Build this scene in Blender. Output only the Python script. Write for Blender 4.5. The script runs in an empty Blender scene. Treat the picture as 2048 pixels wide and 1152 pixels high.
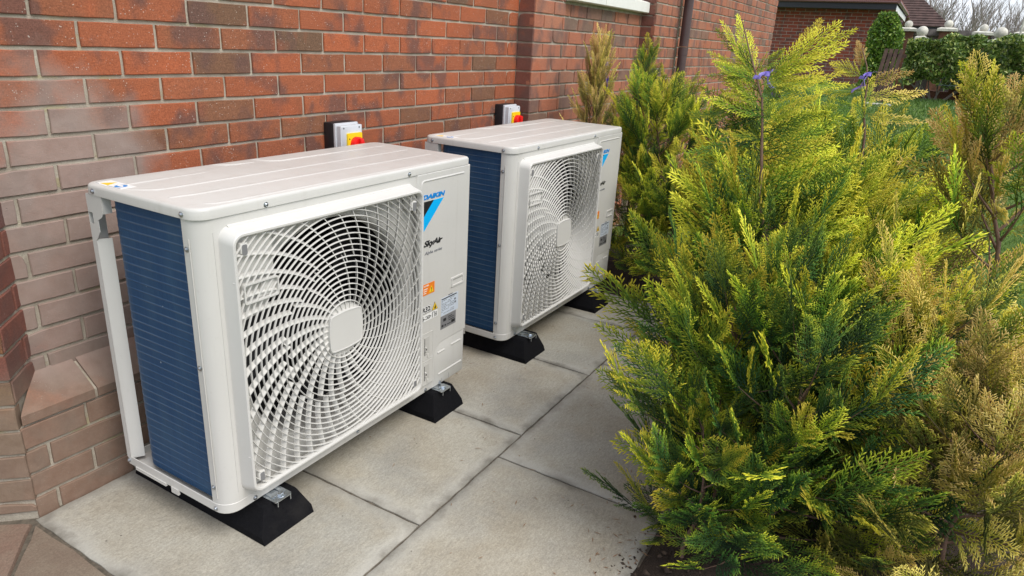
import bpy, bmesh, math, random
import numpy as np
from mathutils import Vector, Matrix, Euler

R = math.radians
rnd = random.Random(7)
S = bpy.context.scene
COL = S.collection

# ------------------------------------------------------------------ camera
cd = bpy.data.cameras.new('camera')
cam = bpy.data.objects.new('camera', cd)
COL.objects.link(cam)
_rt = Vector((0.51, -0.859, 0.053)).normalized()
_f = Vector((0.8180, 0.4640, -0.3400)).normalized()
yaw, pitch, roll = 1.0542, -0.3474, 0.0563
_f = Vector((math.sin(yaw) * math.cos(pitch), math.cos(yaw) * math.cos(pitch), math.sin(pitch)))
_r0 = Vector((math.cos(yaw), -math.sin(yaw), 0))
_u0 = _r0.cross(_f)
_rt = math.cos(roll) * _r0 + math.sin(roll) * _u0
_up = -math.sin(roll) * _r0 + math.cos(roll) * _u0
CAM = Vector((-0.9417, -1.3644, 1.3387))
cam.matrix_world = Matrix(((_rt.x, _up.x, -_f.x, CAM.x), (_rt.y, _up.y, -_f.y, CAM.y), (_rt.z, _up.z, -_f.z, CAM.z), (0, 0, 0, 1)))
cd.sensor_width = 36
cd.lens = 1370.4 / 2048 * 36
cd.clip_start = 0.05
cd.clip_end = 1000
S.camera = cam
S.render.resolution_x, S.render.resolution_y = 1024, 576

# ------------------------------------------------------------------ world, sun, exposure
SUN = Vector((-0.12, -0.58, 0.80)).normalized()          # towards the sun, behind thin cloud
w = bpy.data.worlds.new('World')
S.world = w
w.use_nodes = True
nt = w.node_tree
nt.nodes.clear()
o_ = nt.nodes.new('ShaderNodeOutputWorld')
bg = nt.nodes.new('ShaderNodeBackground')
sky = nt.nodes.new('ShaderNodeTexSky')
sky.sky_type = 'NISHITA'
sky.sun_disc = False
sky.sun_elevation = math.asin(SUN.z)
sky.sun_rotation = math.atan2(SUN.x, SUN.y)
sky.altitude = 50
sky.air_density = 1.0
sky.dust_density = 2.0
tc = nt.nodes.new('ShaderNodeTexCoord')
mp = nt.nodes.new('ShaderNodeMapping')
mp.inputs['Scale'].default_value = (1, 1, 2.6)
nz = nt.nodes.new('ShaderNodeTexNoise')
nz.inputs['Scale'].default_value = 2.8
nz.inputs['Detail'].default_value = 7
nz.inputs['Roughness'].default_value = 0.55
cr = nt.nodes.new('ShaderNodeValToRGB')
cr.color_ramp.elements[0].position = 0.36
cr.color_ramp.elements[0].color = (0.35, 0.35, 0.35, 1)
cr.color_ramp.elements[1].position = 0.56
cr.color_ramp.elements[1].color = (0.95, 0.95, 0.95, 1)
mx = nt.nodes.new('ShaderNodeMix')
mx.data_type = 'RGBA'
mx.inputs['B'].default_value = (5.9, 6.2, 6.8, 1)      # sunlit thin cloud
nt.links.new(tc.outputs['Generated'], mp.inputs['Vector'])
nt.links.new(mp.outputs['Vector'], nz.inputs['Vector'])
nt.links.new(nz.outputs['Fac'], cr.inputs['Fac'])
nt.links.new(cr.outputs['Color'], mx.inputs['Factor'])
nt.links.new(sky.outputs['Color'], mx.inputs['A'])
nt.links.new(mx.outputs['Result'], bg.inputs['Color'])
bg.inputs['Strength'].default_value = 0.10
nt.links.new(bg.outputs['Background'], o_.inputs['Surface'])

sl = bpy.data.lights.new('sun', 'SUN')
sl.energy = 1.5
sl.angle = R(35)
sl.color = (1.0, 0.95, 0.88)
so = bpy.data.objects.new('sun', sl)
COL.objects.link(so)
so.rotation_euler = SUN.to_track_quat('Z', 'Y').to_euler()
so.location = (0, 0, 6)

S.view_settings.view_transform = 'Standard'
S.view_settings.look = 'None'
S.view_settings.exposure = 0.95
S.view_settings.gamma = 1.0
S.view_settings.use_curve_mapping = False

# ------------------------------------------------------------------ material helpers
class NT:
    def __init__(self, name):
        self.m = bpy.data.materials.new(name)
        self.m.use_nodes = True
        self.t = self.m.node_tree
        self.t.nodes.clear()
        self.out = self.t.nodes.new('ShaderNodeOutputMaterial')
        self.p = self.t.nodes.new('ShaderNodeBsdfPrincipled')
        self.t.links.new(self.p.outputs[0], self.out.inputs['Surface'])

    def n(self, typ, **kw):
        nd = self.t.nodes.new('ShaderNode' + typ)
        for k, v in kw.items():
            if hasattr(nd, k) and k not in ('inputs',):
                setattr(nd, k, v)
        return nd

    def l(self, a, b):
        self.t.links.new(a, b)

    def pos(self):
        return self.n('NewGeometry').outputs['Position']

    def noise(self, vec, scale, detail=3, rough=0.55, dist=0.0):
        nd = self.n('TexNoise')
        if vec is not None:
            self.l(vec, nd.inputs['Vector'])
        nd.inputs['Scale'].default_value = scale
        nd.inputs['Detail'].default_value = detail
        nd.inputs['Roughness'].default_value = rough
        nd.inputs['Distortion'].default_value = dist
        return nd.outputs['Fac']

    def scaled(self, vec, s):
        nd = self.n('Mapping')
        self.l(vec, nd.inputs['Vector'])
        nd.inputs['Scale'].default_value = s
        return nd.outputs[0]

    def ramp(self, fac, stops, interp='LINEAR'):
        nd = self.n('ValToRGB')
        nd.color_ramp.interpolation = interp
        e = nd.color_ramp.elements
        while len(e) < len(stops):
            e.new(0.5)
        for i, (p, c) in enumerate(stops):
            e[i].position = p
            e[i].color = (c if hasattr(c, '__len__') else (c, c, c)) if hasattr(c, '__len__') and len(c) == 4 else (*(c if hasattr(c, '__len__') else (c, c, c)), 1)
        self.l(fac, nd.inputs['Fac'])
        return nd.outputs['Color']

    def mix(self, fac, a, b, mode='MIX'):
        nd = self.n('Mix', data_type='RGBA', blend_type=mode)
        for k, v in (('Factor', fac), ('A', a), ('B', b)):
            if isinstance(v, (int, float)):
                nd.inputs[k].default_value = v if k == 'Factor' else (v, v, v, 1)
            elif isinstance(v, tuple):
                nd.inputs[k].default_value = (*v[:3], 1)
            else:
                self.l(v, nd.inputs[k])
        return nd.outputs['Result']

    def math(self, op, a, b=0.0, c=0.0, clamp=False):
        nd = self.n('Math', operation=op)
        nd.use_clamp = clamp
        for i, v in enumerate((a, b, c)):
            if isinstance(v, (int, float)):
                nd.inputs[i].default_value = v
            else:
                self.l(v, nd.inputs[i])
        return nd.outputs[0]

    def bump(self, h, strength=0.4, dist=0.002, normal=None):
        nd = self.n('Bump')
        nd.inputs['Strength'].default_value = strength
        nd.inputs['Distance'].default_value = dist
        self.l(h, nd.inputs['Height'])
        if normal is not None:
            self.l(normal, nd.inputs['Normal'])
        self.l(nd.outputs[0], self.p.inputs['Normal'])
        return nd.outputs[0]

    def set(self, **kw):
        for k, v in kw.items():
            k = k.replace('_', ' ')
            i = self.p.inputs[k]
            if isinstance(v, (int, float)):
                i.default_value = v
            elif isinstance(v, tuple):
                i.default_value = (*v[:3], 1)
            else:
                self.l(v, i)
        return self


def simple(name, col, rough=0.6, metal=0.0, spec=0.5, var=0.0, scale=20, bump=0.0, bscale=200):
    t = NT(name)
    if var:
        f = t.noise(t.pos(), scale, 4)
        c = t.mix(t.ramp(f, [(0.3, 0.0), (0.7, 1.0)]), tuple(x * (1 - var) for x in col), tuple(min(1, x * (1 + var)) for x in col))
        t.set(Base_Color=c)
    else:
        t.set(Base_Color=col)
    t.set(Roughness=rough, Metallic=metal)
    t.p.inputs['Specular IOR Level'].default_value = spec
    if bump:
        t.bump(t.noise(t.pos(), bscale, 3), bump, 0.001)
    return t.m


# -------- brick
def brick_material(name, stops, stain=False, low=False, fade=0.0, salt=0.85):
    t = NT(name)
    pos = t.pos()
    oi = t.n('ObjectInfo')
    base = t.ramp(oi.outputs['Random'], stops)
    # fired blotches inside each brick (dark ends, orange patches)
    b1 = t.noise(t.scaled(pos, (1, 1, 0.7)), 9, 3, 0.5)
    base = t.mix(t.ramp(b1, [(0.50, 0.0), (0.62, 0.75)]), base, (0.120, 0.066, 0.055))
    b2 = t.noise(pos, 7.3, 2, 0.5, 0.6)
    base = t.mix(t.ramp(b2, [(0.58, 0.0), (0.72, 0.5)]), base, (0.40, 0.105, 0.042))
    g = t.noise(pos, 260, 3, 0.7)
    base = t.mix(0.32, base, t.ramp(g, [(0.3, 0.0), (0.7, 1.0)]), 'OVERLAY')
    drag = t.noise(t.scaled(pos, (9, 9, 130)), 4, 2, 0.6)
    base = t.mix(0.14, base, t.ramp(drag, [(0.3, 0.1), (0.7, 0.9)]), 'OVERLAY')
    # white salt specks
    v = t.n('TexVoronoi')
    t.l(pos, v.inputs['Vector'])
    v.inputs['Scale'].default_value = 130
    sp = t.ramp(v.outputs['Distance'], [(0.10, 1.0), (0.24, 0.0)])
    pat = t.ramp(t.noise(pos, 11, 3), [(0.40, 0.0), (0.58, 1.0)])
    sel = t.ramp(t.noise(pos, 75, 1), [(0.5, 0.0), (0.56, 1.0)])
    spm = t.math('MULTIPLY', t.math('MULTIPLY', sp, pat), t.math('MULTIPLY', sel, salt))
    base = t.mix(spm, base, (0.62, 0.57, 0.5))
    v2 = t.n('TexVoronoi')
    t.l(pos, v2.inputs['Vector'])
    v2.inputs['Scale'].default_value = 62
    pit = t.math('MULTIPLY', t.ramp(v2.outputs['Distance'], [(0.04, 1.0), (0.10, 0.0)]), t.ramp(t.noise(pos, 30, 1), [(0.55, 0.0), (0.6, 1.0)]))
    base = t.mix(t.math('MULTIPLY', pit, 0.75), base, (0.035, 0.025, 0.022))
    # milky wash in the colour; on the pink bricks it paints glare
    if fade:
        base = t.mix(t.math('MULTIPLY', t.ramp(t.noise(pos, 3.1, 4), [(0.35, 0.2), (0.75, 1.0)]), fade), base, (0.40, 0.25, 0.20))
    sx = t.n('SeparateXYZ')
    t.l(pos, sx.inputs[0])
    if stain:
        # a large pale cement-wash stain in the corner by the near unit
        dx = t.math('DIVIDE', t.math('SUBTRACT', sx.outputs[0], 0.06), 0.36)
        dz = t.math('DIVIDE', t.math('SUBTRACT', sx.outputs[2], 0.70), 0.55)
        d = t.math('SQRT', t.math('ADD', t.math('MULTIPLY', dx, dx), t.math('MULTIPLY', dz, dz)))
        d = t.math('ADD', d, t.math('MULTIPLY', t.math('SUBTRACT', t.noise(pos, 6, 5), 0.5), 1.1))
        m = t.ramp(d, [(0.66, 0.86), (1.10, 0.0)])
        col = t.mix(t.noise(pos, 24, 4), (0.24, 0.18, 0.15), (0.38, 0.31, 0.275))
        base = t.mix(m, base, col)
    if stain or low:
        lowm = t.ramp(t.math('ADD', sx.outputs[2], t.math('MULTIPLY', t.math('SUBTRACT', t.noise(pos, 5, 5), 0.5), 0.35)), [(0.32, 0.84), (0.48, 0.0)])
        base = t.mix(lowm, base, t.mix(t.noise(pos, 30, 5, 0.65), (0.15, 0.10, 0.07), (0.29, 0.225, 0.175)))
    t.set(Base_Color=base, Roughness=0.86)
    t.p.inputs['Specular IOR Level'].default_value = 0.3
    h = t.math('ADD', t.noise(pos, 240, 4, 0.7), t.math('MULTIPLY', t.noise(pos, 45, 3), 1.2))
    h = t.math('SUBTRACT', h, t.math('MULTIPLY', pit, 1.5))
    h = t.math('ADD', h, t.math('MULTIPLY', spm, 0.6))
    t.bump(h, 0.55, 0.0016)
    return t.m


RED = [(0.0, (0.275, 0.088, 0.042)), (0.2, (0.342, 0.099, 0.044)), (0.4, (0.242, 0.093, 0.048)), (0.55, (0.303, 0.095, 0.045)),
       (0.7, (0.372, 0.108, 0.047)), (0.82, (0.203, 0.090, 0.050)), (0.92, (0.149, 0.086, 0.052)), (1.0, (0.295, 0.104, 0.049))]
PINK = [(0.0, (0.331, 0.116, 0.063)), (0.3, (0.366, 0.124, 0.063)), (0.55, (0.287, 0.110, 0.064)), (0.75, (0.374, 0.137, 0.069)),
        (0.9, (0.210, 0.111, 0.073)), (1.0, (0.162, 0.114, 0.084))]
DARK = [(0.0, (0.16, 0.06, 0.045)), (0.5, (0.20, 0.072, 0.05)), (1.0, (0.14, 0.066, 0.055))]
BROWN = [(0.0, (0.153, 0.080, 0.042)), (0.3, (0.216, 0.095, 0.048)), (0.6, (0.176, 0.103, 0.048)), (1.0, (0.241, 0.142, 0.056))]
FAR = [(0.0, (0.270, 0.065, 0.043)), (0.4, (0.317, 0.073, 0.043)), (0.7, (0.250, 0.069, 0.050)), (0.9, (0.351, 0.085, 0.048)), (1.0, (0.162, 0.075, 0.066))]
M = {}
M['brick'] = brick_material('red brick', RED, stain=True)
M['brick_pink'] = brick_material('pink red brick with painted glare', PINK, fade=0.28, salt=0.2)  # pinker and paler than the red: glare put into the colour
M['brick_dark'] = brick_material('dark wing and pier shade brick', DARK, fade=0.12, salt=0.25, low=True)  # also paints the shade on the left faces of the piers
M['brick_brown'] = brick_material('orange brown brick', BROWN, salt=0.3, low=True)
M['brick_far'] = brick_material('garage brick', FAR, salt=0.0)


def mortar_material(name, c1, c2):
    t = NT(name)
    pos = t.pos()
    c = t.mix(t.ramp(t.noise(pos, 14, 4), [(0.35, 0.0), (0.65, 1.0)]), c1, c2)
    c = t.mix(0.4, c, t.noise(pos, 330, 3, 0.7), 'OVERLAY')
    lich = t.ramp(t.noise(t.scaled(pos, (1, 1, 2.5)), 8, 4), [(0.60, 0.0), (0.70, 0.5)])
    c = t.mix(lich, c, (0.40, 0.34, 0.15))
    t.set(Base_Color=c, Roughness=0.95)
    t.bump(t.math('ADD', t.noise(pos, 300, 3, 0.7), t.noise(pos, 60, 3)), 0.8, 0.003)
    return t.m


M['mortar'] = mortar_material('mortar', (0.33, 0.285, 0.225), (0.47, 0.425, 0.345))
M['mortar_far'] = mortar_material('pale mortar', (0.33, 0.28, 0.24), (0.42, 0.37, 0.32))

# -------- paving
def slab_material():
    t = NT('riven paving stone')
    pos = t.pos()
    oi = t.n('ObjectInfo')
    c = t.ramp(oi.outputs['Random'], [(0, (0.385, 0.358, 0.295)), (0.5, (0.425, 0.396, 0.328)), (1, (0.355, 0.336, 0.285))])
    a = t.noise(pos, 4.5, 5, 0.6, 0.3)
    c = t.mix(t.ramp(a, [(0.40, 0.0), (0.68, 0.55)]), c, (0.285, 0.24, 0.17))
    b = t.noise(pos, 2.6, 4, 0.6)
    c = t.mix(t.ramp(b, [(0.48, 0.0), (0.7, 0.5)]), c, (0.25, 0.25, 0.235))
    g = t.noise(pos, 190, 4, 0.75)
    c = t.mix(0.24, c, t.ramp(g, [(0.28, 0.0), (0.72, 1.0)]), 'OVERLAY')
    g2 = t.noise(t.scaled(pos, (1.0, 2.2, 1)), 52, 3, 0.65)
    c = t.mix(0.14, c, t.ramp(g2, [(0.3, 0.0), (0.7, 1.0)]), 'OVERLAY')
    # dirt that gathers along the joints
    tcn = t.n('TexCoord')
    sx = t.n('SeparateXYZ')
    t.l(tcn.outputs['Object'], sx.inputs[0])
    at = t.n('Attribute', attribute_type='GEOMETRY', attribute_name='edge')
    e = t.math('ADD', at.outputs['Fac'], t.math('MULTIPLY', t.math('SUBTRACT', t.noise(pos, 13, 5, 0.65), 0.5), 1.2))
    rim = t.ramp(t.math('ADD', at.outputs['Fac'], t.math('MULTIPLY', t.math('SUBTRACT', t.noise(pos, 6, 4), 0.5), 1.3)), [(0.25, 0.0), (0.85, 0.55)])
    c = t.mix(rim, c, (0.43, 0.42, 0.38))
    dm = t.ramp(e, [(0.60, 0.0), (1.0, 0.85)])
    c = t.mix(t.math('MULTIPLY', dm, t.ramp(t.noise(pos, 5.5, 3), [(0.4, 0.15), (0.62, 1.0)])), c, (0.155, 0.14, 0.115))
    v = t.n('TexVoronoi')
    t.l(pos, v.inputs['Vector'])
    v.inputs['Scale'].default_value = 26
    spk = t.math('MULTIPLY', t.ramp(v.outputs['Distance'], [(0.05, 1.0), (0.09, 0.0)]), t.ramp(t.noise(pos, 9, 1), [(0.58, 0.0), (0.62, 0.7)]))
    c = t.mix(spk, c, (0.05, 0.04, 0.03))
    t.set(Base_Color=c, Roughness=0.82)
    t.p.inputs['Specular IOR Level'].default_value = 0.35
    h = t.math('ADD', t.noise(pos, 200, 4, 0.7), t.math('MULTIPLY', g2, 0.8))
    h = t.math('ADD', h, t.math('MULTIPLY', t.noise(pos, 16, 4), 3.0))
    t.bump(h, 0.5, 0.0022)
    return t.m


M['slab'] = slab_material()


def stone_material():
    t = NT('red sandstone flag')
    pos = t.pos()
    oi = t.n('ObjectInfo')
    c = t.ramp(oi.outputs['Random'], [(0, (0.20, 0.115, 0.085)), (0.5, (0.175, 0.13, 0.095)), (1, (0.22, 0.155, 0.115))])
    c = t.mix(t.ramp(t.noise(pos, 9, 5), [(0.42, 0.0), (0.66, 0.6)]), c, (0.23, 0.19, 0.14))
    c = t.mix(0.5, c, t.noise(pos, 170, 4, 0.7), 'OVERLAY')
    t.set(Base_Color=c, Roughness=0.9)
    t.bump(t.math('ADD', t.noise(pos, 150, 4, 0.7), t.math('MULTIPLY', t.noise(pos, 22, 3), 2)), 0.6, 0.003)
    return t.m


M['flag'] = stone_material()
M['joint'] = simple('joint sand', (0.11, 0.092, 0.07), 0.95, var=0.4, scale=60, bump=0.6, bscale=300)


def soil_material():
    t = NT('garden soil')
    pos = t.pos()
    c = t.mix(t.noise(pos, 26, 5, 0.7), (0.022, 0.015, 0.011), (0.075, 0.05, 0.034))
    c = t.mix(t.ramp(t.noise(pos, 160, 3, 0.7), [(0.62, 0.0), (0.72, 0.6)]), c, (0.20, 0.15, 0.10))
    t.set(Base_Color=c, Roughness=1.0)
    t.bump(t.math('ADD', t.noise(pos, 60, 5, 0.7), t.noise(pos, 220, 3)), 1.0, 0.008)
    return t.m


M['soil'] = soil_material()
M['crumb'] = simple('soil crumb', (0.06, 0.04, 0.028), 1.0, var=0.6, scale=50)


def lawn_material():
    t = NT('lawn')
    pos = t.pos()
    c = t.mix(t.noise(pos, 1.3, 5), (0.09, 0.165, 0.036), (0.15, 0.225, 0.05))
    c = t.mix(0.6, c, t.noise(t.scaled(pos, (1, 3, 1)), 70, 4, 0.7), 'OVERLAY')
    t.set(Base_Color=c, Roughness=0.95)
    t.p.inputs['Specular IOR Level'].default_value = 0.2
    t.bump(t.noise(pos, 60, 4, 0.7), 1.0, 0.02)
    return t.m


M['lawn'] = lawn_material()

# -------- unit
def paint():
    t = NT('ivory white enamel')
    pos = t.pos()
    c = t.mix(t.ramp(t.noise(pos, 3, 4), [(0.35, 0.0), (0.7, 1.0)]), (0.565, 0.555, 0.525), (0.60, 0.59, 0.56))
    stk = t.noise(t.scaled(pos, (26, 26, 1.6)), 1.0, 4, 0.6)
    c = t.mix(t.ramp(stk, [(0.56, 0.0), (0.74, 0.30)]), c, (0.44, 0.42, 0.375))
    dst = t.noise(pos, 60, 5, 0.7)
    c = t.mix(t.ramp(dst, [(0.60, 0.0), (0.75, 0.22)]), c, (0.36, 0.33, 0.28))
    t.set(Base_Color=c, Roughness=t.ramp(t.noise(pos, 30, 3), [(0.3, 0.30), (0.7, 0.42)]))
    t.p.inputs['Specular IOR Level'].default_value = 0.5
    t.bump(t.noise(pos, 420, 2), 0.05, 0.0006)
    return t.m


M['paint'] = paint()
M['plastic'] = simple('ivory plastic', (0.60, 0.59, 0.56), 0.45, var=0.03, scale=6)
M['inner'] = simple('inner sheet with painted shade', (0.50, 0.49, 0.46), 0.5)  # casing ivory darkened, shade put into the colour
M['black'] = simple('black plastic', (0.012, 0.012, 0.014), 0.5)
M['fan'] = simple('shade-blackened fan plastic', (0.009, 0.009, 0.011), 0.6)  # near black stands for the shade inside the enclosed casing


def coil_material():
    t = NT('blue coated fins')
    pos = t.pos()
    fine = t.noise(t.scaled(pos, (900, 900, 2.0)), 1.0, 2, 0.6)
    c = t.mix(t.ramp(fine, [(0.3, 0.0), (0.7, 1.0)]), (0.015, 0.052, 0.128), (0.026, 0.080, 0.175))
    big = t.noise(t.scaled(pos, (6, 6, 2.5)), 2.2, 4)
    c = t.mix(t.ramp(big, [(0.45, 0.0), (0.7, 0.55)]), c, (0.045, 0.10, 0.175))
    at = t.n('Attribute', attribute_type='GEOMETRY', attribute_name='row')
    c = t.mix(t.math('MULTIPLY', at.outputs['Fac'], t.ramp(t.noise(t.scaled(pos, (5, 5, 9)), 1.0, 3), [(0.35, 0.10), (0.65, 0.62)])), c, (0.13, 0.18, 0.25))
    v = t.n('TexVoronoi')
    t.l(pos, v.inputs['Vector'])
    v.inputs['Scale'].default_value = 16
    sp = t.ramp(v.outputs['Distance'], [(0.03, 1.0), (0.055, 0.0)])
    c = t.mix(t.math('MULTIPLY', sp, t.ramp(t.noise(pos, 7, 1), [(0.55, 0.0), (0.6, 0.8)])), c, (0.45, 0.5, 0.55))
    t.set(Base_Color=c, Roughness=0.5)
    t.p.inputs['Specular IOR Level'].default_value = 0.25
    t.p.inputs['Metallic'].default_value = 0.15
    t.bump(fine, 0.12, 0.0008)
    return t.m


M['coil'] = coil_material()
M['steel'] = simple('zinc plated steel', (0.62, 0.66, 0.70), 0.26, 1.0, var=0.12, scale=60)
M['screw'] = simple('screw steel', (0.50, 0.53, 0.57), 0.3, 1.0)


def rubber_material():
    t = NT('black recycled rubber')
    pos = t.pos()
    c = t.mix(t.noise(pos, 120, 4, 0.7), (0.005, 0.005, 0.006), (0.014, 0.014, 0.016))
    c = t.mix(t.ramp(t.noise(pos, 7, 4), [(0.58, 0.0), (0.78, 0.2)]), c, (0.06, 0.056, 0.05))
    t.set(Base_Color=c, Roughness=0.9)
    t.p.inputs['Specular IOR Level'].default_value = 0.06
    t.bump(t.math('ADD', t.noise(pos, 260, 3, 0.7), t.noise(pos, 40, 3)), 0.5, 0.002)
    return t.m


M['rubber'] = rubber_material()
M['cyan'] = simple('cyan print', (0.0, 0.42, 0.86), 0.4)
M['blue'] = simple('blue print', (0.01, 0.22, 0.60), 0.4)
M['ink'] = simple('black print', (0.015, 0.015, 0.017), 0.45)
M['greyink'] = simple('grey print', (0.14, 0.15, 0.17), 0.45)
M['orange'] = simple('orange label', (0.82, 0.22, 0.02), 0.4)
M['yellow'] = simple('yellow label', (0.83, 0.55, 0.02), 0.4)
M['plate'] = simple('pale blue rating label', (0.56, 0.62, 0.70), 0.35)
M['greyplate'] = simple('grey label', (0.20, 0.20, 0.205), 0.4)
M['white'] = simple('white label', (0.80, 0.80, 0.78), 0.4)
M['grey_abs'] = simple('light grey plastic', (0.52, 0.54, 0.57), 0.45, var=0.04, scale=30)
M['black_abs'] = simple('black enclosure plastic', (0.012, 0.013, 0.016), 0.42)
M['yel_abs'] = simple('yellow plastic', (0.88, 0.62, 0.01), 0.35)
M['red_abs'] = simple('red plastic', (0.78, 0.012, 0.010), 0.3)
M['pipe'] = simple('brown rainwater pipe', (0.075, 0.045, 0.045), 0.38, var=0.2, scale=8)
M['sill'] = simple('white painted stone', (0.76, 0.75, 0.70), 0.6, var=0.05, scale=14, bump=0.2, bscale=150)
M['upvc'] = simple('white window frame', (0.78, 0.78, 0.77), 0.35)
M['glass'] = simple('dark window pane', (0.03, 0.035, 0.04), 0.05)
M['ribbon'] = simple('violet ribbon', (0.26, 0.20, 0.66), 0.4, var=0.25, scale=60)
M['timber'] = simple('dark brown timber', (0.075, 0.043, 0.032), 0.8, var=0.45, scale=16, bump=0.4, bscale=60)
M['greywood'] = simple('weathered grey timber', (0.17, 0.15, 0.14), 0.85, var=0.4, scale=9, bump=0.4, bscale=50)
M['cap'] = simple('white cap stone', (0.56, 0.54, 0.47), 0.85, var=0.3, scale=12, bump=0.3, bscale=80)
M['fascia'] = simple('dark painted fascia', (0.022, 0.024, 0.032), 0.4)
M['gutter'] = simple('brown gutter', (0.16, 0.075, 0.07), 0.35)
M['tile'] = simple('brown roof tile', (0.075, 0.042, 0.036), 0.8, var=0.4, scale=7, bump=0.4, bscale=60)
M['tile_red'] = simple('red brown roof tile', (0.19, 0.065, 0.05), 0.8, var=0.3, scale=7)
M['terracotta'] = simple('brown brick edging', (0.16, 0.065, 0.040), 0.85, var=0.35, scale=10, bump=0.4, bscale=60)
M['render'] = simple('pale wall', (0.42, 0.36, 0.31), 0.85, var=0.1, scale=4)
M['wire'] = simple('green coated wire', (0.10, 0.14, 0.13), 0.5)


def bark(name, a, b):
    t = NT(name)
    pos = t.pos()
    c = t.mix(t.noise(t.scaled(pos, (1, 1, 0.4)), 60, 4, 0.65), a, b)
    t.set(Base_Color=c, Roughness=0.85)
    t.bump(t.noise(t.scaled(pos, (1, 1, 0.3)), 150, 4), 0.7, 0.003)
    return t.m


M['bark'] = bark('conifer bark', (0.10, 0.058, 0.038), (0.30, 0.185, 0.135))
M['twig'] = bark('dry twig', (0.16, 0.085, 0.045), (0.34, 0.20, 0.11))
M['greybark'] = bark('grey bark', (0.12, 0.10, 0.085), (0.28, 0.25, 0.225))
M['farbark'] = bark('far bare twigs', (0.20, 0.165, 0.15), (0.31, 0.27, 0.25))


def foliage(name, old, mid, young, tipc, hue=0.02):
    """attribute tip: 0 old wood .. 1 new growth; object colour r: how much of the frond is this year's growth"""
    t = NT(name)
    at = t.n('Attribute', attribute_type='GEOMETRY', attribute_name='tip')
    oi = t.n('ObjectInfo')
    sc = t.n('SeparateColor')
    t.l(oi.outputs['Color'], sc.inputs[0])
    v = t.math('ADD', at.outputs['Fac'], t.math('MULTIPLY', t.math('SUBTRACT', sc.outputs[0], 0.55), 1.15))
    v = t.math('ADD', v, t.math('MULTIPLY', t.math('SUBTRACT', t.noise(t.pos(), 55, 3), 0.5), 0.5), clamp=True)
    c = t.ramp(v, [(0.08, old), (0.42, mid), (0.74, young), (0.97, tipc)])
    hs = t.n('HueSaturation')
    t.l(c, hs.inputs['Color'])
    t.l(t.math('ADD', t.math('MULTIPLY', t.math('SUBTRACT', oi.outputs['Random'], 0.5), hue * 2), 0.5), hs.inputs['Hue'])
    t.l(t.math('ADD', t.math('MULTIPLY', oi.outputs['Random'], 0.5), 0.95), hs.inputs['Value'])
    c = hs.outputs[0]
    t.set(Base_Color=c, Roughness=0.55)
    t.p.inputs['Specular IOR Level'].default_value = 0.3
    tr = t.n('BsdfTranslucent')
    t.l(c, tr.inputs[0])
    ms = t.n('MixShader')
    ms.inputs[0].default_value = 0.28
    t.l(t.p.outputs[0], ms.inputs[1])
    t.l(tr.outputs[0], ms.inputs[2])
    t.l(ms.outputs[0], t.out.inputs['Surface'])
    return t.m


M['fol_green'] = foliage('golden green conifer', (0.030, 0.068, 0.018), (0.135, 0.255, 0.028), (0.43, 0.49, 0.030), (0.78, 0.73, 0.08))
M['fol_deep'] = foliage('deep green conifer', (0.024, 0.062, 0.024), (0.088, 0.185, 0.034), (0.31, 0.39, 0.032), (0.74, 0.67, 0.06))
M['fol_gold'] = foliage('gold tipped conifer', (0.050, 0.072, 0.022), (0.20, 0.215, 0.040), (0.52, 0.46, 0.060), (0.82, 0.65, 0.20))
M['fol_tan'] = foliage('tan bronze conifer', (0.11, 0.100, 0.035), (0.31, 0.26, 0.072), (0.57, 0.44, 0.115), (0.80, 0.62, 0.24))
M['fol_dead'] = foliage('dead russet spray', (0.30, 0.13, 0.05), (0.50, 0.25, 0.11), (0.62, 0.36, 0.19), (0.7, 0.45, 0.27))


def leaf_material(name, a, b, c_):
    t = NT(name)
    at = t.n('Attribute', attribute_type='GEOMETRY', attribute_name='tip')
    c = t.ramp(at.outputs['Fac'], [(0.0, a), (0.55, b), (1.0, c_)])
    t.set(Base_Color=c, Roughness=0.35)
    tr = t.n('BsdfTranslucent')
    t.l(c, tr.inputs[0])
    ms = t.n('MixShader')
    ms.inputs[0].default_value = 0.2
    t.l(t.p.outputs[0], ms.inputs[1])
    t.l(tr.outputs[0], ms.inputs[2])
    t.l(ms.outputs[0], t.out.inputs['Surface'])
    return t.m


M['leaf'] = leaf_material('hedge leaf', (0.04, 0.085, 0.02), (0.16, 0.26, 0.045), (0.62, 0.66, 0.20))
M['leaf_bright'] = leaf_material('climber leaf', (0.04, 0.10, 0.016), (0.16, 0.30, 0.034), (0.45, 0.54, 0.09))
M['blade'] = leaf_material('grass blade', (0.065, 0.14, 0.028), (0.14, 0.26, 0.05), (0.32, 0.38, 0.11))

# ------------------------------------------------------------------ mesh helpers
def link(name, me, mats=None, parent=None, loc=None, rot=None):
    o = bpy.data.objects.new(name, me)
    COL.objects.link(o)
    if mats is not None and me is not None and not me.materials:
        for m in (mats if isinstance(mats, (list, tuple)) else [mats]):
            me.materials.append(M[m] if isinstance(m, str) else m)
    if parent is not None:
        o.parent = parent
    if loc is not None:
        o.location = loc
    if rot is not None:
        o.rotation_euler = rot
    return o


def tag(o, label=None, cat=None, group=None, kind=None):
    if label: o['label'] = label
    if cat: o['category'] = cat
    if group: o['group'] = group
    if kind: o['kind'] = kind
    return o


def empty(name, loc=(0, 0, 0), rot=(0, 0, 0)):
    o = bpy.data.objects.new(name, None)
    o.empty_display_size = 0.1
    COL.objects.link(o)
    o.location = loc
    o.rotation_euler = rot
    return o


def copy_tree(o, parent=None):
    c = o.copy()
    COL.objects.link(c)
    if parent is not None:
        c.parent = parent
    for ch in KIDS.get(o.name, []) if KIDS else []:
        copy_tree(ch, c)
    return c


KIDS = {}


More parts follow.
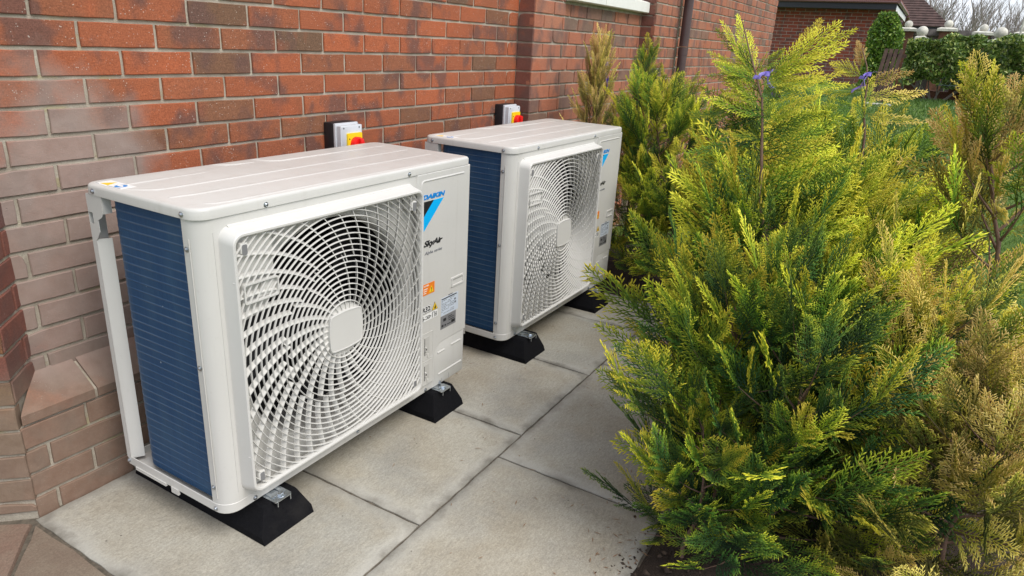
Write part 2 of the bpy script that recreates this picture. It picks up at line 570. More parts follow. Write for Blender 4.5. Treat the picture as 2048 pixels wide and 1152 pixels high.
def index_kids():
    KIDS.clear()
    for o in bpy.data.objects:
        if o.parent:
            KIDS.setdefault(o.parent.name, []).append(o)


class MB:
    """collects simple shapes into one mesh"""
    def __init__(s):
        s.v, s.f, s.mi = [], [], []

    def add(s, verts, faces, mi=0):
        b = len(s.v)
        s.v += [tuple(p) for p in verts]
        s.f += [tuple(i + b for i in f) for f in faces]
        s.mi += [mi] * len(faces)

    def box(s, x0, x1, y0, y1, z0, z1, mi=0, mat=None):
        v = [(x, y, z) for z in (z0, z1) for y in (y0, y1) for x in (x0, x1)]
        if mat is not None:
            v = [mat @ Vector(p) for p in v]
        s.add(v, [(0, 2, 3, 1), (4, 5, 7, 6), (0, 1, 5, 4), (2, 6, 7, 3), (0, 4, 6, 2), (1, 3, 7, 5)], mi)

    def bevbox(s, x0, x1, y0, y1, z0, z1, b, mi=0, mat=None):
        bm = bmesh.new()
        bmesh.ops.create_cube(bm, size=1)
        for q in bm.verts:
            q.co = Vector((x0 + (q.co.x + .5) * (x1 - x0), y0 + (q.co.y + .5) * (y1 - y0), z0 + (q.co.z + .5) * (z1 - z0)))
        bmesh.ops.bevel(bm, geom=bm.edges[:], offset=b, segments=2, affect='EDGES', profile=0.5)
        s.addbm(bm, mi, mat)

    def addbm(s, bm, mi=0, mat=None):
        bm.verts.ensure_lookup_table()
        for i, q in enumerate(bm.verts):
            q.index = i
        s.add([(mat @ q.co if mat is not None else q.co) for q in bm.verts], [[q.index for q in f.verts] for f in bm.faces], mi)
        bm.free()

    def loft(s, rings, close=True, cap0=True, cap1=True, mi=0):
        n = len(rings[0])
        v = [p for r in rings for p in r]
        f = []
        for k in range(len(rings) - 1):
            for i in range(n if close else n - 1):
                j = (i + 1) % n
                f.append((k * n + i, k * n + j, (k + 1) * n + j, (k + 1) * n + i))
        if cap0: f.append(tuple(range(n - 1, -1, -1)))
        if cap1: f.append(tuple((len(rings) - 1) * n + i for i in range(n)))
        s.add(v, f, mi)

    def prism(s, poly, axis, a, b, mi=0):
        """poly: 2d points; extruded along axis (0 x, 1 y, 2 z) from a to b"""
        def P(p, t):
            return {0: (t, p[0], p[1]), 1: (p[0], t, p[1]), 2: (p[0], p[1], t)}[axis]
        s.loft([[P(p, a) for p in poly], [P(p, b) for p in poly]], mi=mi)

    def tube(s, pts, rad, n=6, mi=0, cap=True):
        pts = [Vector(p) for p in pts]
        if not hasattr(rad, '__len__'):
            rad = [rad] * len(pts)
        rings = []
        ref = Vector((0.31, 0.17, 0.93))
        for i, p in enumerate(pts):
            d = (pts[min(i + 1, len(pts) - 1)] - pts[max(i - 1, 0)]).normalized()
            if abs(d.dot(ref)) > .95:
                ref = Vector((0.9, 0.2, 0.1))
            a = d.cross(ref).normalized()
            b = d.cross(a)
            rings.append([p + rad[i] * (math.cos(t) * a + math.sin(t) * b) for t in (2 * math.pi * k / n for k in range(n))])
        s.loft(rings, cap0=cap, cap1=cap, mi=mi)

    def mesh(s, name, smooth=None):
        me = bpy.data.meshes.new(name)
        me.from_pydata(s.v, [], s.f)
        if any(s.mi):
            me.polygons.foreach_set('material_index', s.mi)
        bm = bmesh.new()
        bm.from_mesh(me)
        bmesh.ops.recalc_face_normals(bm, faces=bm.faces[:])
        bm.to_mesh(me)
        bm.free()
        if smooth is not None:
            me.polygons.foreach_set('use_smooth', [True] * len(me.polygons))
            me.set_sharp_from_angle(angle=R(smooth))
        me.update()
        return me

    def build(s, name, mats, parent=None, smooth=None, loc=None, rot=None):
        return link(name, s.mesh(name, smooth), mats, parent, loc, rot)


def arc(cx, cy, r, a0, a1, n):
    return [(cx + r * math.cos(a0 + (a1 - a0) * i / n), cy + r * math.sin(a0 + (a1 - a0) * i / n)) for i in range(n + 1)]


def rrect(x0, x1, y0, y1, r, n=5):
    """rounded rectangle, r one value or (bl, br, tr, tl); counter-clockwise"""
    if not hasattr(r, '__len__'):
        r = (r,) * 4
    h = math.pi / 2
    return (arc(x0 + r[0], y0 + r[0], r[0], 2 * h, 3 * h, n) + arc(x1 - r[1], y0 + r[1], r[1], 3 * h, 4 * h, n)
            + arc(x1 - r[2], y1 - r[2], r[2], 0, h, n) + arc(x0 + r[3], y1 - r[3], r[3], h, 2 * h, n))


def np_mesh(name, verts, faces_flat, nper, tip=None, smooth=False):
    """fast mesh from arrays: all faces have nper corners"""
    me = bpy.data.meshes.new(name)
    nf = len(faces_flat) // nper
    me.vertices.add(len(verts))
    me.vertices.foreach_set('co', np.asarray(verts, np.float32).ravel())
    me.loops.add(len(faces_flat))
    me.loops.foreach_set('vertex_index', np.asarray(faces_flat, np.int32))
    me.polygons.add(nf)
    me.polygons.foreach_set('loop_start', np.arange(0, nf * nper, nper, dtype=np.int32))
    if smooth:
        me.polygons.foreach_set('use_smooth', np.ones(nf, bool))
    me.update(calc_edges=True)
    if tip is not None:
        a = me.attributes.new('tip', 'FLOAT', 'POINT')
        a.data.foreach_set('value', np.asarray(tip, np.float32))
    return me


# ------------------------------------------------------------------ bricks
BM_ = {}


def brick_mesh(length, height=0.065):
    key = (round(length / 0.004), round(height / 0.002))
    var = BM_.setdefault(key, [])
    nmax = 7 if abs(length - 0.215) < 0.004 else 2
    if len(var) >= nmax:
        return rnd.choice(var)
    hl, hh, b = length / 2, height / 2, 0.0022
    j = lambda: rnd.uniform(-0.0011, 0.0011)
    out = [(-hl, -hh), (-hl * .33, -hh), (hl * .33, -hh), (hl, -hh), (hl, 0), (hl, hh), (hl * .33, hh), (-hl * .33, hh), (-hl, hh), (-hl, 0)]
    out = [(x + j(), z + j()) for x, z in out]
    c = rnd.random()
    if c < 0.25:                                                   # a chipped corner
        k = rnd.choice((0, 3, 5, 8))
        out[k] = (out[k][0] * (1 - 0.006 / hl), out[k][1] * (1 - 0.006 / hh))
    mb = MB()
    n = len(out)
    fr = [(x * (1 - b / hl), 0.0 + rnd.uniform(-.0005, .0005), z * (1 - b / hh)) for x, z in out]
    md = [(x, b, z) for x, z in out]
    bk = [(x, 0.03, z) for x, z in out]
    mb.loft([fr, md, bk], cap1=False)
    me = mb.mesh('brick')
    var.append(me)
    return me


def lay_bricks(wall, origin, rot, length, z0, z1, zbed, u0, mat, pitch=0.225, course=0.075, half=True, proud=0.0, limit=None, stuff_name=None):
    """bricks on a wall face. origin: world xy of the face's left end; rot: heading of the face. Returns count"""
    c, s = math.cos(rot), math.sin(rot)
    k0 = math.floor((z0 - zbed) / course + 1e-6)
    n = 0
    joined = MB()
    k = k0
    while zbed + k * course < z1 - 0.012:
        za, zb = max(z0, zbed + k * course + 0.005), min(z1, zbed + (k + 1) * course - 0.005)
        if zb - za > 0.012:
            off = u0 + (pitch / 2 if (k % 2 and half) else 0)
            i = math.floor((0 - off) / pitch) - 1
            while off + i * pitch < length:
                ua, ub = off + i * pitch + 0.005, off + (i + 1) * pitch - 0.005
                ua, ub = max(ua, 0.0), min(ub, length)
                i += 1
                if ub - ua < 0.018:
                    continue
                me = brick_mesh(ub - ua, zb - za)
                uc, zc = (ua + ub) / 2, (za + zb) / 2
                pr = proud + rnd.uniform(-.0012, .0012)
                loc = (origin[0] + c * uc + s * pr, origin[1] + s * uc - c * pr, zc)
                rz = rot + rnd.uniform(-.004, .004)
                if limit is not None and not limit(uc, zc):
                    m4 = Matrix.Translation(loc) @ Matrix.Rotation(rz, 4, 'Z')
                    joined.add([m4 @ q.co for q in me.vertices], [tuple(p.vertices) for p in me.polygons])
                    continue
                o = bpy.data.objects.new('brick', me)
                if not me.materials:
                    me.materials.append(None)
                o.material_slots[0].link = 'OBJECT'
                o.material_slots[0].material = M[mat]
                COL.objects.link(o)
                o.parent = wall
                o.location = loc
                o.rotation_euler = (rnd.uniform(-.003, .003), rnd.uniform(-.003, .003), rz)
                n += 1
        k += 1
    if joined.v:
        o = joined.build('brickwork', mat, wall)
        o['kind'] = 'stuff'
    return n


def mortar_wall(name, boxes, mat='mortar'):
    mb = MB()
    for b in boxes:
        mb.box(*b)
    return mb.build(name, mat)


ZB = 1.3286 - 0.075 * 20
REC = 0.0065                    # how far the joints sit behind the brick faces
YW = 0.645
TOP = 5.6
sees = lambda u, z: z < 1.80

# main wall, with its plinth
wall = mortar_wall('brick_wall', [(-0.6, 2.53, YW + REC, YW + 0.22, 0.0, TOP), (-0.206, 2.53, 0.5565, YW + REC, -0.02, 0.283)])
tag(wall, 'red brick wall with a pale stained patch and sloped plinth, behind both white units', 'brick wall')
XL = -0.118
lay_bricks(wall, (XL, YW), 0, 2.50 - XL, 0.365, TOP - 0.01, ZB, 0.0418 - XL + 0.1125 * (1 if (20 % 2) else 0) - 0.225, 'brick', limit=lambda u, z: z < 1.75)
# plinth courses
lay_bricks(wall, (-0.209, 0.55), 0, 2.52 + 0.209, -0.02, 0.284, 0.284 - 0.075 * 4, 0.06, 'brick', limit=lambda u, z: u < 1.9)
# sloped plinth cap, each brick a prism that leans back to the wall
x = -0.222
k = 0
while x < 2.5:
    L = 0.215
    xa, xb = max(x, -0.203), min(x + L, 2.497)
    mb = MB()
    j = lambda a=.002: rnd.uniform(-a, a)
    prof = [(0.547 + j(), 0.289), (0.547 + j(), 0.316 + j()), (0.556, 0.324 + j()), (0.6475, 0.389 + j()), (0.6475, 0.289)]
    cut = 0.092 if x < -0.2 else 0.0                                # first one is mitred along the angled corner
    mb.loft([[(xa + cut * max(0, (p[0] - .547) / .1), p[0], p[1]) for p in prof], [(xb, p[0], p[1]) for p in prof]])
    mb.build('plinth_brick', 'brick', wall)
    x += 0.225
    k += 1
mb = MB()
mb.loft([[(-0.19, 0.553, 0.286), (-0.19, 0.553, 0.313), (-0.19 + .09, 0.652, 0.381), (-0.19 + .09, 0.652, 0.286)], [(2.5, 0.553, 0.286), (2.5, 0.553, 0.313), (2.5, 0.652, 0.381), (2.5, 0.652, 0.286)]])
mb.build('mortar_bed', 'mortar', wall)

# the angled corner at the left: a wing set at 45 degrees
EX, EY = -0.211, 0.542
q = math.sqrt(.5)
side_len = 0.150
mb = MB()
d = REC
E = (EX + 0.0, EY + d / q)                       # mortar edge, set back from both faces
pI = (E[0] + .2, E[1] + .2)
pL = (E[0] - 2.6, E[1] + 2.6)
mb.prism([pL, E, pI, (pI[0] - 2.2, pI[1] + 3.0)], 2, -0.02, TOP)
wing = mb.build('angled_brick_corner', 'mortar')
tag(wing, 'angled brick corner with dark weathered bricks, beside the coil end of the front unit', 'brick corner')
lay_bricks(wing, (EX, EY), R(45), side_len, 0.36, TOP - .01, ZB, -0.11, 'brick_dark', limit=lambda u, z: z < 1.3)
lay_bricks(wing, (EX - .9 * q, EY + .9 * q), R(-45), 0.9 - 0.003, 0.02, 1.4, ZB, 0.0, 'brick_brown', limit=lambda u, z: u > .45)
lay_bricks(wing, (EX - 3.15 * q, EY + 3.15 * q), R(-45), 3.15 - 0.003, 1.4, TOP - .01, ZB, 0.0, 'brick_brown', limit=lambda u, z: False)
lay_bricks(wing, (EX - 3.15 * q, EY + 3.15 * q), R(-45), 2.244, 0.02, 1.4, ZB, 0.0, 'brick_brown', limit=lambda u, z: False)

# first pier
P1A, P1B, YP1 = 2.50, 2.868, 0.545
pier = mortar_wall('brick_pier', [(P1A + REC, P1B, YP1 + REC, YW + .1, -0.02, TOP)])
tag(pier, 'projecting red brick pier between the isolator switch and the panel under the window', 'brick pier', 'projecting piers of the house wall')
lay_bricks(pier, (P1A, YW + .0), R(-90), YW - YP1 - .004, 0.2, TOP - .01, ZB, -0.1125, 'brick_dark', half=False, pitch=.3, limit=sees)  # left face in darker brick, its shade painted in
lay_bricks(pier, (P1A, YP1), 0, P1B - P1A - .006, 0.0, TOP - .01, ZB, 0.0, 'brick_pink', limit=sees)

# panel under the window
YPN = 0.560
P2A = 4.126
panel = mortar_wall('window_panel_wall', [(P1B, P2A + .02, YPN + REC, YW + .12, -0.02, 1.565), (P1B, P2A + .02, YPN + REC, YW + .12, 2.705, TOP)])
tag(panel, 'recessed red brick panel with white stone sill and window above', 'brick panel')
lay_bricks(panel, (P1B + .004, YPN), 0, P2A - P1B - .008, 0.0, 1.568, ZB, 0.09, 'brick_pink')
lay_bricks(panel, (P1B + .004, YPN), 0, P2A - P1B - .008, 2.71, TOP - .01, ZB, 0.09, 'brick_pink', limit=lambda u, z: False)
for xa, xb in ((P1B - .02, 3.338), (3.342, P2A - .012)):
    mb = MB()
    mb.prism([(.505, 1.572), (.515, 1.566), (.66, 1.566), (.66, 1.675), (.52, 1.642), (.505, 1.636)], 0, xa, xb)
    mb.build('sill', 'sill', panel)
wf = MB()
for b in ((P1B, P2A, .64, .70, 1.676, 1.74), (P1B, P2A, .64, .70, 2.62, 2.7), (P1B, P1B + .06, .64, .70, 1.74, 2.62), (P2A - .06, P2A, .64, .70, 1.74, 2.62), (3.46, 3.52, .64, .70, 1.74, 2.62)):
    wf.box(*b)
wfo = wf.build('window_frame', 'upvc', panel)
wp = MB()
wp.box(P1B + .06, P2A - .06, .665, .675, 1.74, 2.62)
wp.build('window_pane', 'glass', wfo)

# second pier
YP2, P2B = 0.452, 4.655
pier2 = mortar_wall('brick_pier', [(P2A + REC, P2B, YP2 + REC, YW + .1, -0.02, TOP)])
tag(pier2, 'second brick pier between the window sill end and the brown rainwater pipe', 'brick pier', 'projecting piers of the house wall')
lay_bricks(pier2, (P2A, YPN + .004), R(-90), YPN - YP2 - .008, 0.2, TOP - .01, ZB, -0.15, 'brick_dark', half=False, pitch=.3, limit=sees)  # shaded left face painted with the darker brick
lay_bricks(pier2, (P2A, YP2), 0, P2B - P2A - .004, 0.0, TOP - .01, ZB + .012, 0.0, 'brick_pink', limit=sees)

# long wall beyond the pipe
YR, XR = 0.462, 8.38
wall2 = mortar_wall('brick_wall', [(4.655, 4.735, .60, .8, -.02, TOP), (4.735, XR - REC, YR + REC, YW + 2.2, -0.02, TOP)])
tag(wall2, 'long pinkish red brick wall beyond the brown rainwater pipe', 'brick wall')
lay_bricks(wall2, (4.735, YR), 0, XR - 4.735, 0.0, TOP - .01, ZB + .022, 0.05, 'brick_pink', limit=lambda u, z: .42 < z < 2.02 and (z > .95 or u < 1.6))
mb = MB()
mb.box(XR - REC, XR, YR + .02, YW + 2.2, 0, TOP)
mb.build('end_face', 'brick_pink', wall2)

# rainwater pipe
pr = empty('drainpipe', (4.66, 0.392, 0))
tag(pr, 'dark brown round rainwater pipe fixed on the brick wall', 'drainpipe')
def tube_part(name, z0, z1, r, mat, parent, n=20):
    mb = MB()
    rings = [[(r * math.cos(2 * math.pi * i / n), r * math.sin(2 * math.pi * i / n), z) for i in range(n)] for z in (z0, z1)]
    mb.loft(rings)
    return mb.build(name, mat, parent, smooth=40)
for z0, z1 in ((0.0, 1.072), (1.078, 1.352), (1.358, TOP)):
    tube_part('pipe_length', z0, z1, 0.0355, 'pipe', pr)
for z in (1.075, 1.355):
    tube_part('pipe_joint', z - .06, z - .003, 0.0385, 'pipe', pr)
for z in (0.8, 1.9):
    mb = MB()
    mb.box(-.05, .05, .03, .062, z - .02, z + .02)
    mb.build('pipe_bracket', 'pipe', pr)

# ------------------------------------------------------------------ ground
def paving_slab(x0, x1, y0, y1, parent, mat='slab', top=0.0, name='paving_slab'):
    g = 0.0035
    x0, x1, y0, y1 = x0 + g, x1 - g, y0 + g, y1 - g
    nx, ny = max(4, int((x1 - x0) / .045)), max(4, int((y1 - y0) / .045))
    xs = [x0, x0 + .006] + [x0 + (x1 - x0) * i / nx for i in range(1, nx)] + [x1 - .006, x1]
    ys = [y0, y0 + .006] + [y0 + (y1 - y0) * i / ny for i in range(1, ny)] + [y1 - .006, y1]
    se = rnd.uniform(0, 50)
    v, f, e = [], [], []
    tilt = (rnd.uniform(-.0008, .0008), rnd.uniform(-.0008, .0008))
    for jy, y in enumerate(ys):
        for ix, x in enumerate(xs):
            dd = min(x - x0, x1 - x, y - y0, y1 - y)
            bd = ix in (0, len(xs) - 1) or jy in (0, len(ys) - 1)
            h = 0.0011 * math.sin(x * 17 + se) * math.sin(y * 15 + se * 1.7) + .0006 * math.sin(x * 41 + se) * math.cos(y * 37 - se)
            wob = 0.0016 * math.sin((x + y) * 60 + se) if bd else 0
            v.append((x + (wob if ix in (0, len(xs) - 1) else 0), y + (wob if jy in (0, len(ys) - 1) else 0), top + h + tilt[0] * (x - x0) + tilt[1] * (y - y0) - (0.004 if bd else 0.0)))
            e.append(max(0.0, 1 - dd / 0.075))
    W = len(xs)
    for jy in range(len(ys) - 1):
        for ix in range(W - 1):
            a = jy * W + ix
            f.append((a, a + 1, a + W + 1, a + W))
    # sides
    b = len(v)
    border = [ix for ix in range(W)] + [jy * W + W - 1 for jy in range(1, len(ys))] + [(len(ys) - 1) * W + ix for ix in range(W - 2, -1, -1)] + [jy * W for jy in range(len(ys) - 2, 0, -1)]
    for i in border:
        v.append((v[i][0], v[i][1], top - .035))
        e.append(1.0)
    n = len(border)
    for i in range(n):
        f.append((border[i], b + i, b + (i + 1) % n, border[(i + 1) % n]))
    me = bpy.data.meshes.new(name)
    me.from_pydata(v, [], f)
    me.polygons.foreach_set('use_smooth', [True] * len(me.polygons))
    me.set_sharp_from_angle(angle=R(50))
    at = me.attributes.new('edge', 'FLOAT', 'POINT')
    at.data.foreach_set('value', e)
    return link(name, me, mat, parent)


mb = MB()
mb.box(-2.6, 2.56, -0.955, 0.62, -0.09, -0.0075)
pav = mb.build('pavement', 'joint')
tag(pav, 'pale paved path under the two units', kind='structure')
xj = [-0.226, 0.366, 0.959, 1.543, 2.13, 2.556]
for a, b in zip(xj, xj[1:]):
    paving_slab(a, b, -0.359, 0.549, pav, top=rnd.uniform(-.001, .001))
for a, b in ((-0.98, -0.094), (-0.094, 0.796), (0.796, 1.681), (1.681, 2.556)):
    paving_slab(a, b, -0.952, -0.359, pav, top=rnd.uniform(-.001, .001))
# crazy paving at the left
pts = [[(-0.232, .535), (-0.42, .74), (-0.52, .50), (-0.40, .33)], [(-0.232, .525), (-0.395, .325), (-0.36, .10), (-0.232, .155)],
       [(-0.232, .148), (-0.355, .09), (-0.47, -.12), (-0.36, -.353), (-0.232, -.353)], [(-0.41, .325), (-0.53, .49), (-0.80, .40), (-0.62, .05), (-0.375, .09)],
       [(-0.43, .75), (-0.535, .51), (-0.81, .42), (-1.1, .8), (-.9, 1.2)], [(-0.485, -.12), (-0.64, .035), (-1.0, -.05), (-.98, -.353), (-.375, -.353)]]
for p in pts:
    cx, cy = sum(a for a, _ in p) / len(p), sum(b for _, b in p) / len(p)
    outl = []
    for i in range(len(p)):
        a, b = p[i], p[(i + 1) % len(p)]
        for t in (0, .25, .5, .75):
            outl.append((a[0] + (b[0] - a[0]) * t + rnd.uniform(-.004, .004), a[1] + (b[1] - a[1]) * t + rnd.uniform(-.004, .004)))
    sh = lambda k, z: [(cx + (x - cx) * k, cy + (y - cy) * k, z + rnd.uniform(-.001, .001)) for x, y in outl]
    mb = MB()
    mb.loft([sh(.985, -.04), sh(.985, -.006), sh(.955, .001)], cap0=False)
    mb.build('flagstone', 'flag', pav, smooth=40)

# soil bed: an L along the path
def lawn_z(x, y):
    t = min(1, max(0, (x - 3.4) / 8.9))
    return -0.015 + 0.75 * t * (0.55 + 0.45 * t)

def hnoise(x, y, s=0.0):
    return (math.sin(x * 9.1 + s) * math.sin(y * 8.3 - s) + .6 * math.sin(x * 23 + 1.7 * s) * math.sin(y * 21 + s) + .4 * math.sin(x * 47) * math.cos(y * 51)) / 2

v, f = [], []
gx = [-2.6 + .06 * i for i in range(int(6.3 / .06))]
gy = [-2.15 + .06 * i for i in range(int(2.85 / .06))]
keep = {}
for jx, x in enumerate(gx):
    for jy, y in enumerate(gy):
        inpath = x < 2.53 and y > -0.93
        edge = 1.0
        d = max(-0.955 - y, x - 2.56)
        outer = min(y + 2.05 + .08 * math.sin(x * 3), 3.55 + .08 * math.sin(y * 4) - x)
        h = -0.05 if inpath else -0.012 + 0.05 * min(1, max(0, d) / .3) * min(1, max(0, outer) / .3 + .2) + 0.016 * hnoise(x, y)
        if outer < 0:
            h = -0.06
        v.append((x, y, h))
n = len(gy)
for jx in range(len(gx) - 1):
    for jy in range(n - 1):
        a = jx * n + jy
        f.append((a, a + n, a + n + 1, a + 1))
me = bpy.data.meshes.new('soil_bed')
me.from_pydata(v, [], f)
me.polygons.foreach_set('use_smooth', [True] * len(me.polygons))
tag(link('soil_bed', me, 'soil'), 'dark soil bed along the paving with conifers', kind='structure')

def cloud_chunks(name, pts, sizes, mat, tip=None):
    """little irregular lumps"""
    base = np.array([(1, 0, 0), (-1, 0, 0), (0, 1, 0), (0, -1, 0), (0, 0, 1), (0, 0, -1)], float)
    fc = np.array([(0, 2, 4), (2, 1, 4), (1, 3, 4), (3, 0, 4), (2, 0, 5), (1, 2, 5), (3, 1, 5), (0, 3, 5)])
    g = np.random.default_rng(3)
    P = np.asarray(pts)
    n = len(P)
    V = base[None] * (0.6 + .6 * g.random((n, 6, 1))) * np.asarray(sizes)[:, None, None] * (0.5 + g.random((n, 1, 3)))
    V = V + P[:, None]
    F = fc[None] + (np.arange(n) * 6)[:, None, None]
    return np_mesh(name, V.reshape(-1, 3), F.ravel(), 3)

g = np.random.default_rng(11)
pp, ss = [], []
for _ in range(2600):
    x, y = g.uniform(0.2, 3.4), g.uniform(-2.0, .5)
    if x < 2.57 and y > -.94:
        continue
    pp.append((x, y, 0.012 + .016 * hnoise(x, y))); ss.append(g.uniform(.003, .012))
for _ in range(260):                                             # spilled on the slab edges
    if g.random() < .5:
        x, y = g.uniform(.2, 1.2), -0.952 + abs(g.normal(0, .035))
    else:
        x, y = 2.556 - abs(g.normal(0, .05)), g.uniform(-.6, .3)
    pp.append((x, y, 0.002)); ss.append(g.uniform(.0015, .005))
tag(link('soil_crumbs', cloud_chunks('soil_crumbs', pp, ss, 'crumb'), 'crumb'), 'crumbs of soil and bark on the bed', kind='stuff')

# lawn
v, f = [], []
gx = [-30, -12, -6, -3] + [-2 + .5 * i for i in range(60)] + [30, 36, 45, 60, 90, 150, 300]
gy = [-150, -60, -30, -16] + [-12 + .5 * i for i in range(50)] + [14, 20, 30, 60, 150]
for x in gx:
    for y in gy:
        z = lawn_z(x, y) + .02 * math.sin(x * .9) * math.sin(y * 1.1)
        if x < 4.4 and y > -2.4: z -= .05
        v.append((x, y, z))
n = len(gy)
for a in range(len(gx) - 1):
    for b in range(n - 1):
        i = a * n + b
        f.append((i, i + n, i + n + 1, i + 1))
me = bpy.data.meshes.new('lawn')
me.from_pydata(v, [], f)
me.polygons.foreach_set('use_smooth', [True] * len(me.polygons))
tag(link('lawn', me, 'lawn'), 'green lawn rising gently beyond the conifers', kind='structure')

def blades(name, n, xr, yr, hmin, hmax, wid, seed, keep):
    g = np.random.default_rng(seed)
    x = g.uniform(*xr, n); y = g.uniform(*yr, n)
    k = keep(x, y)
    x, y = x[k], y[k]
    n = len(x)
    t = np.clip((x - 3.4) / 8.9, 0, 1)
    z = -0.015 + .75 * t * (.55 + .45 * t) + .02 * np.sin(x * .9) * np.sin(y * 1.1) - np.where((x < 4.4) & (y > -2.4), .03, 0)
    a = g.uniform(0, 2 * np.pi, n); h = g.uniform(hmin, hmax, n)
    lean = g.normal(0, .45, (n, 2)) * h[:, None]
    dx, dy = np.cos(a) * wid, np.sin(a) * wid
    V = np.stack([np.stack([x - dx, y - dy, z], 1), np.stack([x + dx, y + dy, z], 1), np.stack([x + lean[:, 0], y + lean[:, 1], z + h], 1)], 1)
    tip = np.stack([np.zeros(n), np.zeros(n), g.uniform(.3, 1, n)], 1)
    return np_mesh(name, V.reshape(-1, 3), np.arange(n * 3), 3, tip.ravel())

tag(link('grass', blades('grass', 90000, (2.4, 8), (-4.6, .4), .02, .05, .002, 5, lambda x, y: (x > 3.5) | (y < -2.05)), 'blade'), 'short green lawn grass beyond the conifers', kind='stuff')
tag(link('grass', blades('grass', 60000, (8, 13.5), (-5, 3), .03, .06, .006, 6, lambda x, y: x > 0), 'blade'), 'short green lawn grass before the hedge', kind='stuff')

# ------------------------------------------------------------------ outdoor unit
UW, UD, UH = 1.10, 0.44, 0.841
GX, GZ = 0.4185, 0.417           # fan centre
OX0, OX1, OZ0, OZ1 = 0.066, 0.771, 0.071, 0.766   # grille opening


def text_mesh(s, size, mat, shear=0.0, bold=0.0, spacing=1.0, depth=0.0006):
    cu = bpy.data.curves.new('lettering', 'FONT')
    cu.body = s
    cu.size = size
    cu.extrude = depth
    cu.offset = bold
    cu.space_character = spacing
    cu.resolution_u = 3
    ob = bpy.data.objects.new('tmp', cu)
    me = bpy.data.meshes.new_from_object(ob)
    bpy.data.objects.remove(ob)
    bpy.data.curves.remove(cu)
    # stand it up: x right, z up, facing -y
    for p in me.vertices:
        x, y, z = p.co
        p.co = (x + shear * y, -z, y)
    me.name = 'lettering'
    me.materials.clear()
    me.materials.append(M[mat])
    return me


def fit_text(s, x0, x1, z0, mat, parent, y, h=None, name='lettering', **kw):
    me = text_mesh(s, 0.02, mat, **kw)
    xs = [p.co.x for p in me.vertices]; zs = [p.co.z for p in me.vertices]
    k = (x1 - x0) / (max(xs) - min(xs))
    kz = k if h is None else h / (max(zs) - min(zs))
    mx, mz = min(xs), min(zs)
    for p in me.vertices:
        p.co = ((p.co.x - mx) * k + x0, p.co.y, (p.co.z - mz) * kz + z0)
    return link(name, me, None, parent, (0, y, 0))


def plate(name, x0, x1, z0, z1, y, mat, parent, t=0.0006):
    mb = MB()
    mb.box(x0, x1, y - t, y, z0, z1)
    return mb.build(name, mat, parent)


def poly_plate(name, poly, y, mat, parent, t=0.0006):
    mb = MB()
    mb.prism(poly, 1, y - t, y)
    return mb.build(name, mat, parent)


def screw_mesh():
    mb = MB()
    n = 10
    rg = lambda r, h: [(r * math.cos(2 * math.pi * i / n), -h, r * math.sin(2 * math.pi * i / n)) for i in range(n)]
    mb.loft([rg(.0072, 0), rg(.0072, .0012), rg(.0048, .0016), rg(.0046, .0040), rg(.003, .0052)], cap0=False)
    return mb.mesh('screw', 30)


SCREW = screw_mesh()
SCREW.materials.append(M['screw'])


